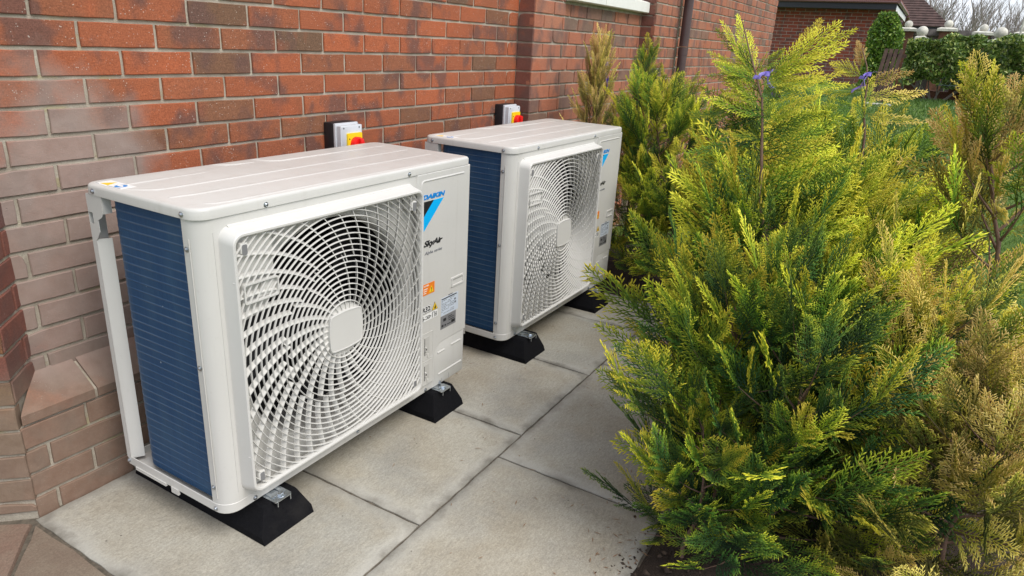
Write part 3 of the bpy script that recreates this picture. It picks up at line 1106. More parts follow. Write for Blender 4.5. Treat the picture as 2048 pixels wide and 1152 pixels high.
def make_unit():
    root = empty('air_conditioning_unit', (0, 0, 0.1))
    # ---- base pan
    mb = MB()
    rl = lambda e: rrect(-.001 + e, UW - .004 - e, -.001 + e, UD - e, (.046 - e if e < .04 else .01, .01, .006, .006), 6)
    P = lambda pl, z: [(x, y, z) for x, y in pl]
    mb.loft([P(rl(.004), 0), P(rl(0), .004), P(rl(0), .030), P(rl(.0016), .0315), P(rl(.003), .030), P(rl(.003), .010)], cap0=True, cap1=True)
    base = mb.build('base_pan', 'paint', root, 40)
    mb = MB()
    mb.box(-.0035, .003, .205, .235, -.012, .006)
    mb.box(-.0035, .003, .26, .40, -.004, .006)
    mb.build('drain_lip', 'paint', base)
    # ---- lid
    mb = MB()
    lo = lambda e: rrect(-.0035 + e, UW + .003 - e, -.0035 + e, UD + .003 - e, (.044, .018, .03, .034), 7)
    mb.loft([P(lo(.002), .8135), P(lo(0), .8135), P(lo(0), .832), P(lo(.0012), .8368), P(lo(.004), .8398), P(lo(.008), .841)], cap0=True, cap1=True)
    lid = mb.build('lid', 'paint', root, 40)
    RZ = .841
    ribs = [
        [(.052, .040), (.070, .022), (.10, .0165), (1.035, .0150)],
        [(.035, .146), (.052, .140), (.10, .1325), (1.032, .1215)],
        [(.022, .292), (.045, .255), (.068, .2355), (.10, .2330), (1.043, .2365)],
        [(.040, .342), (.075, .3405), (.283, .3480)],
        [(.372, .432), (.395, .402), (.420, .390), (.485, .3885)],
        [(.515, .430), (.535, .372), (.56, .3545), (1.052, .3525)],
        [(.020, .420), (.020, .425)],
    ]
    for r in ribs[:-1]:
        mb = MB()
        rings = []
        for i, p in enumerate(r):
            a, b = r[max(0, i - 1)], r[min(len(r) - 1, i + 1)]
            t = Vector((b[0] - a[0], b[1] - a[1])).normalized()
            nn = Vector((-t.y, t.x))
            sc = .25 if i in (0, len(r) - 1) else 1
            rings.append([(p[0] + nn.x * o, p[1] + nn.y * o, RZ + h * sc) for o, h in ((-.0055, -.0008), (-.0022, .0024), (.0022, .0024), (.0055, -.0008))])
        mb.loft(rings)
        mb.build('lid_rib', 'paint', lid, 60)
    # stickers on the lid corner
    mb = MB()
    c, sn = math.cos(R(92)), math.sin(R(92))
    mb.prism([(.010, .300), (.054, .302), (.056, .414), (.011, .412)], 2, RZ, RZ + .0004)
    st = mb.build('corner_sticker', 'white', lid)
    mb = MB()
    mb.prism([(.016, .362), (.050, .378), (.018, .398)], 2, RZ + .0005, RZ + .0008)
    mb.build('warning_triangle', 'yellow', st)
    mb = MB()
    ring_o = arc(.032, .332, .015, 0, 2 * math.pi, 18)[:-1]
    mb.prism(ring_o, 2, RZ + .0005, RZ + .0008)
    mb.build('blue_disc', 'blue', st)
    mb = MB()
    mb.prism([(.026, .322), (.030, .318), (.040, .336), (.034, .346), (.027, .340)], 2, RZ + .0009, RZ + .0012)
    mb.build('hand_symbol', 'white', st)
    for yy in (.305, .3565, .408):
        mb = MB()
        mb.box(.013, .0145, yy - .012 if yy > .35 else yy - .002, yy + .002 if yy > .35 else yy + .045, RZ + .0005, RZ + .0008)
        mb.build('small_print', 'greyink', st)
    # ---- front sheet with the fan hole
    z0, z1 = .030, .8135
    hole = .338
    A = 72
    mb = MB()
    path = [(0.0, .056), (0.0, .046)] + arc(.046, .046, .046, math.pi, 1.5 * math.pi, 8)[1:]
    # left column wraps round the corner
    mb.loft([[(x, y, z0) for x, y in path + [(.062, 0.0)]], [(x, y, z1) for x, y in path + [(.062, 0.0)]]], close=False, cap0=False, cap1=False)
    mb.loft([[(0, .056, z0), (.012, .058, z0)], [(0, .056, z1), (.012, .058, z1)]], close=False, cap0=False, cap1=False)
    X0, X1 = .062, .800
    ringp, recp = [], []
    for i in range(A):
        a = 2 * math.pi * i / A
        ca, sa = math.cos(a), math.sin(a)
        ringp.append((GX + hole * ca, 0.0, GZ + hole * sa))
        t = min((X1 - GX) / ca if ca > 1e-6 else 9, (X0 - GX) / ca if ca < -1e-6 else 9, (z1 - GZ) / sa if sa > 1e-6 else 9, (z0 - GZ) / sa if sa < -1e-6 else 9)
        recp.append((GX + t * ca, 0.0, GZ + t * sa))
    mb.loft([recp, ringp], cap0=False, cap1=False)
    for cx, cz in ((X0, z0), (X0, z1), (X1, z0), (X1, z1)):          # corners of the rectangle
        best = sorted(range(A), key=lambda i: (recp[i][0] - cx) ** 2 + (recp[i][2] - cz) ** 2)[:2]
        mb.add([recp[best[0]], recp[best[1]], (cx, 0.0, cz)], [(0, 1, 2)])
    fp = mb.build('front_panel', 'paint', root, 40)
    mb = MB()
    bell = lambda r, y: [(GX + r * math.cos(2 * math.pi * i / A), y, GZ + r * math.sin(2 * math.pi * i / A)) for i in range(A)]
    mb.loft([bell(.338, 0.0), bell(.331, .003), bell(.326, .010), bell(.324, .022), bell(.324, .05)], cap0=False, cap1=False)
    mb.build('bellmouth', 'paint', root, 60)
    # vertical seam rib on the wrapped corner
    mb = MB()
    mb.box(-.0012, .001, .0335, .036, .05, .765)
    mb.box(.0395, .0405, -.0008, .001, .06, .78)
    mb.build('corner_crease', 'paint', fp)
    # ---- casing inside, motor and fan
    mb = MB()
    mb.box(.035, .79, .30, .305, .03, .81)
    mb.box(.79, .795, .02, .36, .03, .81)
    mb.box(.03, .79, .06, .36, .805, .812)
    mb.build('fan_chamber', 'fan', root)  # inner sheets coloured near black to paint the enclosed shade
    mb = MB()
    bl = lambda r, y: [(GX + r * math.cos(2 * math.pi * i / 28), y, GZ + r * math.sin(2 * math.pi * i / 28)) for i in range(28)]
    mb.loft([bl(.062, .20), bl(.075, .06), bl(.068, .045), bl(.03, .040)])
    fan = mb.build('fan', 'fan', root, 40)
    for b in range(3):
        mb = MB()
        a0 = 2 * math.pi * b / 3 + .5
        rows = []
        for i in range(9):
            u = i / 8
            r = .07 + u * .238
            sweep = -.25 * u
            w_ = .62 + .55 * u
            rows.append([(GX + r * math.cos(a0 + sweep + t * w_), .150 - .105 * t + .02 * u, GZ + r * math.sin(a0 + sweep + t * w_)) for t in (0, .2, .4, .6, .8, 1)])
        rows2 = [[(x, y + .004, z) for x, y, z in r_] for r_ in rows]
        mb.loft(rows, close=False, cap0=False, cap1=False)
        mb.loft(rows2, close=False, cap0=False, cap1=False)
        mb.build('fan_blade', 'fan', fan, 60)
    # ---- right part: side sheet, back sheet, service panel, cover
    mb = MB()
    mb.box(UW - .004, UW, .006, UD - .002, .030, .8135)
    mb.build('side_panel', 'paint', root)
    mb = MB()
    mb.box(.30, UW - .006, UD - .004, UD - .001, .030, .8135)
    mb.box(.82, UW - .004, .02, .024, .03, .81)
    mb.build('back_panel', 'paint', root)
    poly = [(.800, .0305), (.899, .0305), (.899, .120)] + [(x, z) for x, z in reversed(arc(.953, .120, .054, math.pi / 2, math.pi, 8))][1:] + [(UW + .002, .176), (UW + .002, .8125), (.800, .8125)]
    mb = MB()
    n = len(poly)
    cx, cz = .95, .4
    mb.loft([[(x, .012, z) for x, z in poly], [(x, -.0018, z) for x, z in poly], [(x + (.0022 if x < .95 else -.0022), -.0042, z + (.0022 if z < .4 else -.0022)) for x, z in poly]], cap0=False)
    sp = mb.build('service_panel', 'paint', root, 30)
    YS = -.0042
    # embossed line round the upper field
    mb = MB()
    ln = [(.822, .745), (.822, .768)] + [(x, z) for x, z in reversed(arc(.836, .774, .0145, math.pi / 2, math.pi, 5))][1:] + [(1.063, .7885)]
    rings = []
    for i, p in enumerate(ln):
        a, b = ln[max(0, i - 1)], ln[min(len(ln) - 1, i + 1)]
        t = Vector((b[0] - a[0], b[1] - a[1])).normalized()
        nn = Vector((-t.y, t.x))
        rings.append([(p[0] + nn.x * o, YS - h, p[1] + nn.y * o) for o, h in ((-.004, -.0004), (-.0015, .0022), (.0015, .0022), (.004, -.0004))])
    mb.loft(rings)
    mb.build('panel_rib', 'paint', sp, 60)
    # lower cover
    poly = [(.9005, .0015), (1.0945, .0015), (1.0945, .1745)] + arc(.9525, .1225, .052, math.pi / 2, math.pi, 8)
    mb = MB()
    mb.loft([[(x, .012, z) for x, z in poly], [(x, -.001, z) for x, z in poly], [(x + (.003 if x < 1 else -.003), -.0026, z + (.003 if z < .09 else -.003)) for x, z in poly]], cap0=False)
    cv = mb.build('lower_cover', 'paint', root, 30)
    for xa, xb, za in ((.925, .968, .136), (1.010, 1.072, .140), (.93, 1.08, .046)):
        mb = MB()
        rings = [[(x, -.0024 - h, z_ + za) for z_, h in ((-.006, -.0004), (-.001, .0034), (.004, .0006), (.005, -.0004))] for x in (xa, xb)]
        mb.loft(rings)
        mb.build('cover_ridge', 'paint', cv, 50)
    mb = MB()
    mb.box(.955, .9556, -.0030, -.002, .004, .020)
    mb.box(1.000, 1.0006, -.0030, -.002, .003, .024)
    mb.build('cover_slit', 'greyink', cv)
    # ---- hand recess at the right edge
    mb = MB()
    x0_, x1_, za, zb = .999, 1.077, .3735, .4095
    fr = rrect(x0_, x1_, za, zb, .004, 3); fi = rrect(x0_ + .007, x1_ - .007, za + .006, zb - .006, .003, 3)
    mb.loft([[(x, YS, z) for x, z in fr], [(x, YS - .003, z) for x, z in fr], [(x, YS - .003, z) for x, z in fi], [(x, YS - .0003, z) for x, z in fi]], cap0=False)
    hp = mb.build('hand_grip', 'plastic', root)
    mb = MB()
    mb.prism([(-.0046, zb - .007), (-.0046, zb - .013), (-.0062, zb - .007)], 0, x0_ + .008, x1_ - .008)
    mb.build('grip_lip', 'inner', hp)  # lip in the ivory darkened for shade
    # ---- two valve hatches beside the grille
    for za, zb, ho in ((.137, .240, .0), (.036, .130, .0)):
        mb = MB()
        fr = rrect(.832, .893, za, zb, .003, 2)
        fi = rrect(.8335, .8915, za + .0015, zb - .0015, .002, 2)
        mb.loft([[(x, YS, z) for x, z in fr], [(x, YS - .0012, z) for x, z in fr], [(x, YS - .0012, z) for x, z in fi], [(x, YS - .0004, z) for x, z in fi]], cap0=False)
        h = mb.build('valve_hatch', 'paint', root)
        mb = MB()
        mb.box(.8425, .872, YS - .0010, YS - .0003, za + .018, zb - .016)
        mb.build('hatch_recess_shade', 'inner', h)  # flat plate, darkened to stand for a shaded recess
        mb = MB()
        mb.box(.845, .8515, YS - .006, YS, za + .035, za + .052)
        mb.box(.858, .866, YS - .004, YS, za + .008, za + .020)
        mb.build('hatch_latch', 'plastic', h)
        mb = MB()
        mb.box(.8435, .8455, YS - .0018, YS - .0009, za + .018, zb - .018)
        mb.box(.846, .851, YS - .0065, YS - .006, za + .040, za + .047)
        mb.build('hatch_painted_shadow', 'ink', h)  # black strips painted in as shadow around the latch
    # ---- grille frame
    mb = MB()
    f3 = lambda e, y, r: [(x, y, z) for x, z in rrect(e[0], e[1], e[2], e[3], r, 6)]
    mb.loft([f3((.0510, .7915, .0465, .7900), .001, .034), f3((.0530, .7890, .0485, .7870), -.006, .034),
             f3((.0560, .7815, .0590, .7790), -.040, .030), f3((.0568, .7800, .0605, .7772), -.0445, .029), f3((.0585, .7782, .0625, .7752), -.0465, .028),
             f3((.0625, .7745, .0670, .7705), -.0465, .025), f3((.0650, .7720, .0700, .7680), -.0445, .023), f3((.0660, .7710, .0710, .7660), -.0400, .022),
             f3((.0670, .7700, .0720, .7650), -.0260, .022)], cap0=False, cap1=False)
    gf = mb.build('fan_grille', 'plastic', root, 28)
    # the long ledge over the frame
    mb = MB()
    mb.prism([(0, .7915), (-.0065, .789), (-.008, .7845), (0, .778)], 0, .078, .762)
    mb.build('frame_ledge', 'plastic', gf, 40)
    # ---- rings
    inside = lambda x, z: OX0 < x < OX1 and OZ0 < z < OZ1
    r = .0865
    while r < .47:
        NS = 150
        hw = .0016
        cur, arcs = [], []
        flags = [inside(GX + r * math.cos(2 * math.pi * i / NS), GZ + r * math.sin(2 * math.pi * i / NS)) for i in range(NS)]
        if all(flags):
            arcs = [list(range(NS))]; closed = True
        else:
            closed = False
            st = flags.index(False)
            for i in range(st, st + NS + 1):
                if flags[i % NS]:
                    cur.append(i)
                elif cur:
                    arcs.append([cur[0] - 1] + cur + [cur[-1] + 1]); cur = []
        for ar in arcs:
            mb = MB()
            sec = []
            for i in ar:
                a = 2 * math.pi * i / NS
                ca, sa = math.cos(a), math.sin(a)
                sec.append([(GX + (r + o) * ca, y, GZ + (r + o) * sa) for o, y in ((-hw, -.0355), (hw, -.0355), (hw * .9, -.0395), (hw * .3, -.0412), (-hw * .3, -.0412), (-hw * .9, -.0395))])
            if closed:
                sec.append(sec[0])
            mb.loft(sec, cap0=not closed, cap1=not closed)
            mb.build('grille_ring', 'plastic', gf, 40)
        r += .0166
    # ---- swirled spokes: an inner set, and a wider outer set
    tw = lambda r_: .62 * (max(0.0, r_ - .06) / .30) ** .85
    def spoke(th0, ra, rb, dep):
        secs = []
        m = 12
        for i in range(m + 1):
            rr = ra + (rb - ra) * i / m
            a = th0 + tw(rr)
            x, z = GX + rr * math.cos(a), GZ + rr * math.sin(a)
            if not (OX0 + .001 < x < OX1 - .001 and OZ0 + .001 < z < OZ1 - .001):
                x = min(max(x, OX0 - .001), OX1 + .001); z = min(max(z, OZ0 - .001), OZ1 + .001)
                brk = True
            else:
                brk = False
            a2 = th0 + tw(rr + .004)
            t = Vector(((rr + .004) * math.cos(a2) - rr * math.cos(a), (rr + .004) * math.sin(a2) - rr * math.sin(a))).normalized()
            nn = Vector((-t.y, t.x))
            secs.append([(x + nn.x * o, y, z + nn.y * o) for o, y in ((-.0014 - .0065, -.0265), (.0014 - .0065, -.0265), (.0013, -.0388), (-.0013, -.0388))])
            if brk:
                break
        mb = MB()
        mb.loft(secs)
        mb.build('grille_spoke', 'plastic', gf)
    N1 = 26
    for i in range(N1):
        spoke(2 * math.pi * i / N1, .062, .222 if i % 2 else .205, 1)
    N2 = 40
    for i in range(N2):
        spoke(2 * math.pi * (i + .35) / N2, .205 if i % 2 else .222, .50, 1)
    # ---- hub
    mb = MB()
    disc = lambda r_, y: [(GX + r_ * math.cos(2 * math.pi * i / 40), y, GZ + r_ * math.sin(2 * math.pi * i / 40)) for i in range(40)]
    mb.loft([disc(.083, -.020), disc(.083, -.030), disc(.080, -.034), disc(.072, -.0355)], cap0=True)
    hb = mb.build('hub_disc', 'plastic', gf, 40)
    mb = MB()
    def sq(sx, sz, y):
        out = []
        for i in range(48):
            a = 2 * math.pi * i / 48 + math.pi / 4
            c, s_ = math.cos(a), math.sin(a)
            k = (abs(c) ** 11 + abs(s_) ** 11) ** (-1 / 11) * (1 + .035 * math.cos(4 * a) * 0 - .05 * (abs(c * s_) * 2) ** 2)
            out.append((GX + c * k * sx, y, GZ + s_ * k * sz))
        return out
    mb.loft([sq(.0685, .0600, -.030), sq(.0685, .0600, -.0448), sq(.0678, .0593, -.0458), sq(.0650, .0565, -.0458), sq(.0645, .0560, -.0448)], cap0=False)
    mb.build('hub_cap', 'plastic', hb, 24)
    # ---- solid corner of the grille with the carrying pocket
    mb = MB()
    mb.prism([(.066, .766), (.187, .766), (.187, .640), (.150, .560), (.066, .545)], 1, -.0245, -.0215)
    cw = mb.build('grille_corner_web', 'plastic', gf)
    mb = MB()
    o = rrect(.079, .185, .596, .648, .006, 3); ii = rrect(.083, .181, .600, .644, .005, 3)
    mb.loft([[(x, -.022, z) for x, z in o], [(x, -.0435, z) for x, z in o], [(x, -.0435, z) for x, z in ii], [(x + (.010 if x < .13 else 0), -.020, z - (.0 if z < .62 else .006)) for x, z in ii]], cap0=False)
    pk = mb.build('carrying_pocket', 'plastic', gf, 30)
    mb = MB()
    mb.prism([(.128, .602), (.180, .602), (.180, .642), (.140, .642)], 1, -.034, -.021)
    mb.build('pocket_block', 'plastic', pk)
    for (xa, xb, za, zb) in ((.080, .103, .724, .752), (.078, .100, .088, .116), (.735, .757, .088, .112), (.725, .750, .715, .745)):
        mb = MB()
        mb.bevbox(xa, xb, -.041, -.004, za, zb, .004)
        cl = mb.build('grille_clip', 'plastic', gf, 40)
        mb = MB()
        mb.prism(rrect(xa + .004, xb - .004, za - .0015, zb - .004, .004, 3), 1, -.0416, -.0410)
        mb.build('clip_slot', 'greyplate', cl)
    # corner gussets at the other three corners
    for poly in ([(.066, .071), (.066, .118), (.112, .071)], [(.771, .071), (.771, .13), (.715, .071)], [(.771, .766), (.771, .69), (.70, .766)]):
        mb = MB()
        mb.prism(poly, 1, -.021, -.017)
        mb.build('grille_gusset', 'plastic', gf)
    # ---- coil
    mb = MB()
    zs, rows = [], 34
    path = [(.0145, .050), (.0125, .075), (.0125, .318)] + [(x, y) for x, y in reversed(arc(.0805, .318, .068, math.pi / 2, math.pi, 8))][1:] + [(1.0, .386)]
    # outward normals
    def off(path, e):
        out = []
        for i, p in enumerate(path):
            a, b = path[max(0, i - 1)], path[min(len(path) - 1, i + 1)]
            t = Vector((b[0] - a[0], b[1] - a[1])).normalized()
            out.append((p[0] - t.y * e, p[1] + t.x * e))
        return out
    z = .0315
    pitch = (.8105 - z) / rows
    rings, at = [], []
    p0, p1 = off(path, 0), off(path, .0007)
    for k in range(rows):
        zz = z + k * pitch
        for pp_, dz, rv in ((p0, .0, 0.), (p0, pitch * .74, 0.), (p1, pitch * .84, 1.), (p1, pitch * .93, 1.)):
            rings.append([(x, y, zz + dz) for x, y in pp_]); at += [rv] * len(path)
    rings.append([(x, y, .8105) for x, y in p0]); at += [0.] * len(path)
    mb.loft(rings, close=False, cap0=False, cap1=False)
    co = mb.build('condenser_coil', 'coil', root)
    a_ = co.data.attributes.new('row', 'FLOAT', 'POINT')
    a_.data.foreach_set('value', at)
    # ---- back corner post
    mb = MB()
    outer = [(.4375, .8125), (.370, .8125), (.372, .768), (.380, .757), (.398, .748), (.398, .716), (.4185, .690), (.4185, .026), (.4375, .026), (.4375, .735), (.4180, .735), (.4180, .765), (.4375, .765)]
    mb.prism([(y, z) for y, z in outer], 0, -.0015, .0005)
    post = mb.build('corner_post', 'paint', root)
    mb = MB()
    mb.prism([(0, .4185), (.001, .4200), (.031, .4030), (.030, .4015)], 2, .026, .694)
    mb.box(-.0010, .040, .4365, .4385, .026, .8125)
    mb.box(.0005, .022, .3695, .3712, .768, .8125)
    mb.build('post_flange', 'paint', post)
    # ---- screws
    spots = [((-.0035, .398, .824), -90), ((-.0035, .046, .824), -90), ((0, .0455, .740), -90), ((0, .0455, .432), -90), ((0, .0450, .081), -90), ((-.001, .0445, .014), -90), ((-.001, .432, .016), -90),
             ((.194, -.0035, .821), 0), ((.758, -.0035, .822), 0), ((.090, -.001, .013), 0), ((.498, -.001, .017), 0), ((.856, -.001, .012), 0), ((.942, -.0027, .008), 0)]
    for p, a in spots:
        link('screw', SCREW, None, root, p, (0, rnd.uniform(0, 1), R(a)) if a == 0 else (0, 0, R(a)))
    # ---- prints and labels
    zt = .719
    fit_text('DAIKIN', .8265, .9510, zt + .0065, 'blue', sp, YS - .0003, h=.0165, shear=.22, bold=.0012, spacing=1.0)
    poly_plate('logo_black', [(.8225, zt), (.8225, .659), (.8875, zt)], YS, 'ink', sp)
    poly_plate('logo_cyan', [(.8880, zt), (.8225, .6583), (.8225, .6080), (.9440, zt)], YS, 'cyan', sp)
    fit_text('SkyAir', .8340, .9420, .556, 'ink', sp, YS - .0003, h=.027, shear=.30, bold=.0007, spacing=.92)
    fit_text('Alpha series', .8400, .9390, .530, 'greyink', sp, YS - .0003, h=.0145, shear=.30, spacing=1.0)
    ol = plate('warning_label', .832, .8985, .3865, .4275, YS, 'orange', sp)
    poly_plate('triangle_symbol', [(.867, .391), (.892, .391), (.8795, .416)], YS - .0007, 'yellow', ol)
    fit_text('!', .8782, .8806, .394, 'ink', ol, YS - .0016, h=.015)
    fit_text('CAUTION', .836, .864, .4175, 'white', ol, YS - .0008, h=.0055)
    for k in range(3):
        plate('small_print', .836, .858 - .004 * k, .408 - .0075 * k, .4105 - .0075 * k, YS - .0007, 'white', ol)
    rl_ = plate('refrigerant_label', .8285, .8775, .319, .3465, YS, 'white', sp)
    for b in ((.829, .877, .3456, .3462), (.829, .877, .3193, .3199), (.8765, .8772, .3193, .3462)):
        plate('label_border', *b, YS - .0007, 'ink', rl_)
    fit_text('R32', .8300, .8735, .3235, 'ink', rl_, YS - .0009, h=.0185, bold=.0005)
    tr = poly_plate('warning_triangle', [(.8845, .3175), (.9195, .3175), (.902, .3475)], YS, 'ink', sp)
    poly_plate('triangle_face', [(.8870, .3190), (.9170, .3190), (.902, .3447)], YS - .0007, 'yellow', tr)
    poly_plate('flame_symbol', [(.8985, .3215), (.906, .3215), (.9075, .327), (.9035, .3365), (.9025, .331), (.8985, .328)], YS - .0014, 'ink', tr)
    pc = plate('pictogram_label', .8300, .9185, .2880, .3125, YS, 'white', sp)
    for b in ((.832, .835, .290, .310), (.835, .842, .296, .300), (.846, .872, .2945, .2965), (.846, .872, .3045, .3060), (.871, .873, .2945, .306), (.855, .867, .2990, .3015), (.873, .880, .299, .302),
              (.886, .8885, .291, .311), (.8885, .899, .3095, .311), (.898, .9, .291, .311), (.904, .906, .291, .309), (.911, .913, .291, .309), (.906, .911, .2985, .3005)):
        plate('pictogram', *b, YS - .0007, 'ink', pc)
    rp = plate('rating_plate', .9405, 1.0480, .2760, .3460, YS, 'plate', sp)
    g_ = random.Random(4)
    plate('small_print', .9430, 1.036, .3395, .3430, YS - .0007, 'ink', rp)
    for k in range(9):
        zz = .3340 - .0062 * k
        xx = .9435
        while xx < 1.020:
            L_ = g_.uniform(.004, .016)
            if g_.random() < .72:
                plate('small_print', xx, xx + L_, zz, zz + .0016, YS - .0007, 'greyink', rp)
            xx += L_ + .004
    fit_text('DAIKIN', .985, 1.012, .3470, 'ink', sp, YS - .0004, h=.0028)
    for xa, za in ((1.022, .3185), (1.024, .3060)):
        plate('approval_mark', xa, xa + .009, za, za + .0075, YS - .0007, 'greyink', rp)
    gp = plate('approval_plate', .9385, 1.0345, .2235, .2745, YS, 'greyplate', sp)
    for xa, xb, za, zb in ((.955, .972, .252, .263), (.985, 1.010, .262, .2645), (.985, 1.024, .255, .2572), (.988, 1.026, .247, .2495), (.945, .956, .232, .240), (.964, .972, .232, .238), (.980, 1.002, .233, .236), (1.006, 1.028, .232, .243)):
        plate('small_print', xa, xb, za, zb, YS - .0007, 'ink', gp)
    return root


unit = make_unit()
tag(unit, 'large white air conditioning unit with dark blue coil, in front beside the angled brick corner', 'air conditioner', 'two outdoor units along the wall')
index_kids()
unit2 = copy_tree(unit)
unit2.location = (1.4085, -0.0024, 0.1)
unit2.rotation_euler = (0, 0, -0.0085)
tag(unit2, 'white air conditioning unit standing behind the front one, beside the conifers', 'air conditioner', 'two outdoor units along the wall')

# ------------------------------------------------------------------ rubber feet
def make_foot():
    root = empty('rubber_foot')
    prof = [(-.090, 0), (.090, 0), (.090, .022), (.058, .090), (.052, .0945), (-.052, .0945), (-.058, .090), (-.090, .022)]
    L0, L1 = -.066, .52
    def ring(y, k):
        return [(x * (1 - .0 * k), y + (k * (z / .0945) if k else 0), z) for x, z in prof]
    mb = MB()
    mb.loft([ring(L0, .035), [(x, y + .012, z) for x, y, z in ring(L0, .040)], [(x, y - .012, z) for x, y, z in ring(L1, -.040)], ring(L1, -.035)])
    body = mb.build('rubber_block', 'rubber', root, 20)
    mb = MB()
    # open channel let into the top
    ya, yb = -.028, .482
    for b in ((-.0215, -.0190, ya, yb, .078, .0985), (.0190, .0215, ya, yb, .078, .0985), (-.0190, .0190, ya, yb, .078, .0805), (-.0215, -.011, ya, yb, .0985, .1003), (.011, .0215, ya, yb, .0985, .1003)):
        mb.box(*b)
    rail = mb.build('steel_channel', 'steel', root)
    mb = MB()
    mb.loft([[(x, y, z) for x, y in rrect(-.030, .030, -.050, .05, .008, 3)] for z in (.0945, .0975)])
    mb.box(-.024, -.021, -.0505, -.044, .080, .097)
    mb.box(.021, .024, -.0505, -.044, .080, .097)
    mb.build('clamp_plate', 'steel', root)
    mb = MB()
    hx = lambda r, z: [(.004 + r * math.cos(math.pi * i / 3), -.030 + r * math.sin(math.pi * i / 3), z) for i in range(6)]
    mb.loft([hx(.0095, .0977), hx(.0095, .1030), hx(.0075, .1045)])
    ci = lambda r, z: [(.004 + r * math.cos(math.pi * i / 6), -.030 + r * math.sin(math.pi * i / 6), z) for i in range(12)]
    mb.loft([ci(.0145, .0976), ci(.0145, .0988)])
    mb.build('clamp_bolt', 'steel', root)
    return root


foot = make_foot()
index_kids()
feet = [((.147, 0, 0), 'black rubber foot under the coil end of the front unit'), ((.928, .004, 0), 'black rubber foot under the labelled end of the front unit'),
        ((1.555, -.022, 0), 'black rubber foot under the coil end of the rear unit, seen past the front unit'), ((2.300, -.02, 0), 'black rubber foot under the far end of the rear unit beside the soil')]
for i, (p, lab) in enumerate(feet):
    f_ = foot if i == 0 else copy_tree(foot)
    f_.location = p
    tag(f_, lab, 'rubber foot', 'rubber feet under the units')

# ------------------------------------------------------------------ isolator switches
def make_isolator():
    """left top corner of the back box at the origin, wall behind (+y)"""
    root = empty('isolator_switch')
    mb = MB()
    mb.bevbox(0, .128, -.050, 0, -.195, 0, .004)
    mb.build('back_box', 'black_abs', root, 40)
    mb = MB()
    mb.bevbox(.001, .127, -.062, -.050, -.194, -.001, .003)
    cov = mb.build('front_cover', 'grey_abs', root, 40)
    mb = MB()
    mb.loft([[(x, y, z) for x, z in rrect(.006 + e, .126 - e, -.190 + e, -.008 - e, .005, 3)] for y, e in ((-.062, 0), (-.083, .0005), (-.0855, .003))])
    rc = mb.build('raised_cover', 'grey_abs', cov, 40)
    mb = MB()
    for px, pz in ((.108, -.018), (.022, -.018), (.108, -.178), (.022, -.178)):
        mb.loft([[(px + r_ * math.cos(2 * math.pi * i / 10), y, pz + r_ * math.sin(2 * math.pi * i / 10)) for i in range(10)] for r_, y in ((.0036, -.0852), (.0036, -.0862), (.0016, -.0864))])
    mb.build('cover_screw', 'greyink', rc)
    mb = MB()
    mb.loft([[(x, y, z) for x, z in rrect(.036, .116, -.126, -.038, .004, 3)] for y in (-.0853, -.0935)])
    yp = mb.build('yellow_plate', 'yel_abs', root, 40)
    mb = MB()
    mb.loft([[(.045 + .0032 * math.cos(2 * math.pi * i / 10), y, -.060 + .0032 * math.sin(2 * math.pi * i / 10)) for i in range(10)] for y in (-.0934, -.0940)])
    mb.build('padlock_hole', 'ink', yp)
    mb = MB()
    cxk, czk = .0785, -.083
    cir = lambda r_, y: [(cxk + r_ * math.cos(2 * math.pi * i / 28), y, czk + r_ * math.sin(2 * math.pi * i / 28)) for i in range(28)]
    mb.loft([cir(.0305, -.0934), cir(.0305, -.112), cir(.0290, -.1150), cir(.025, -.116)])
    kn = mb.build('rotary_knob', 'red_abs', root, 40)
    mb = MB()
    mb.bevbox(cxk - .008, cxk + .008, -.130, -.116, czk - .026, czk + .026, .003)
    mb.build('knob_grip', 'red_abs', kn, 40)
    return root


iso = make_isolator()
iso.location = (1.036, YW - .001, .999)
tag(iso, 'isolator switch with red knob on yellow plate, on the wall behind the front unit', 'isolator switch', 'isolator switches on the wall')
index_kids()
iso2 = copy_tree(iso)
iso2.location = (2.296, YW - .001, 1.008)
tag(iso2, 'isolator switch with red knob on the wall beside the projecting brick pier', 'isolator switch', 'isolator switches on the wall')

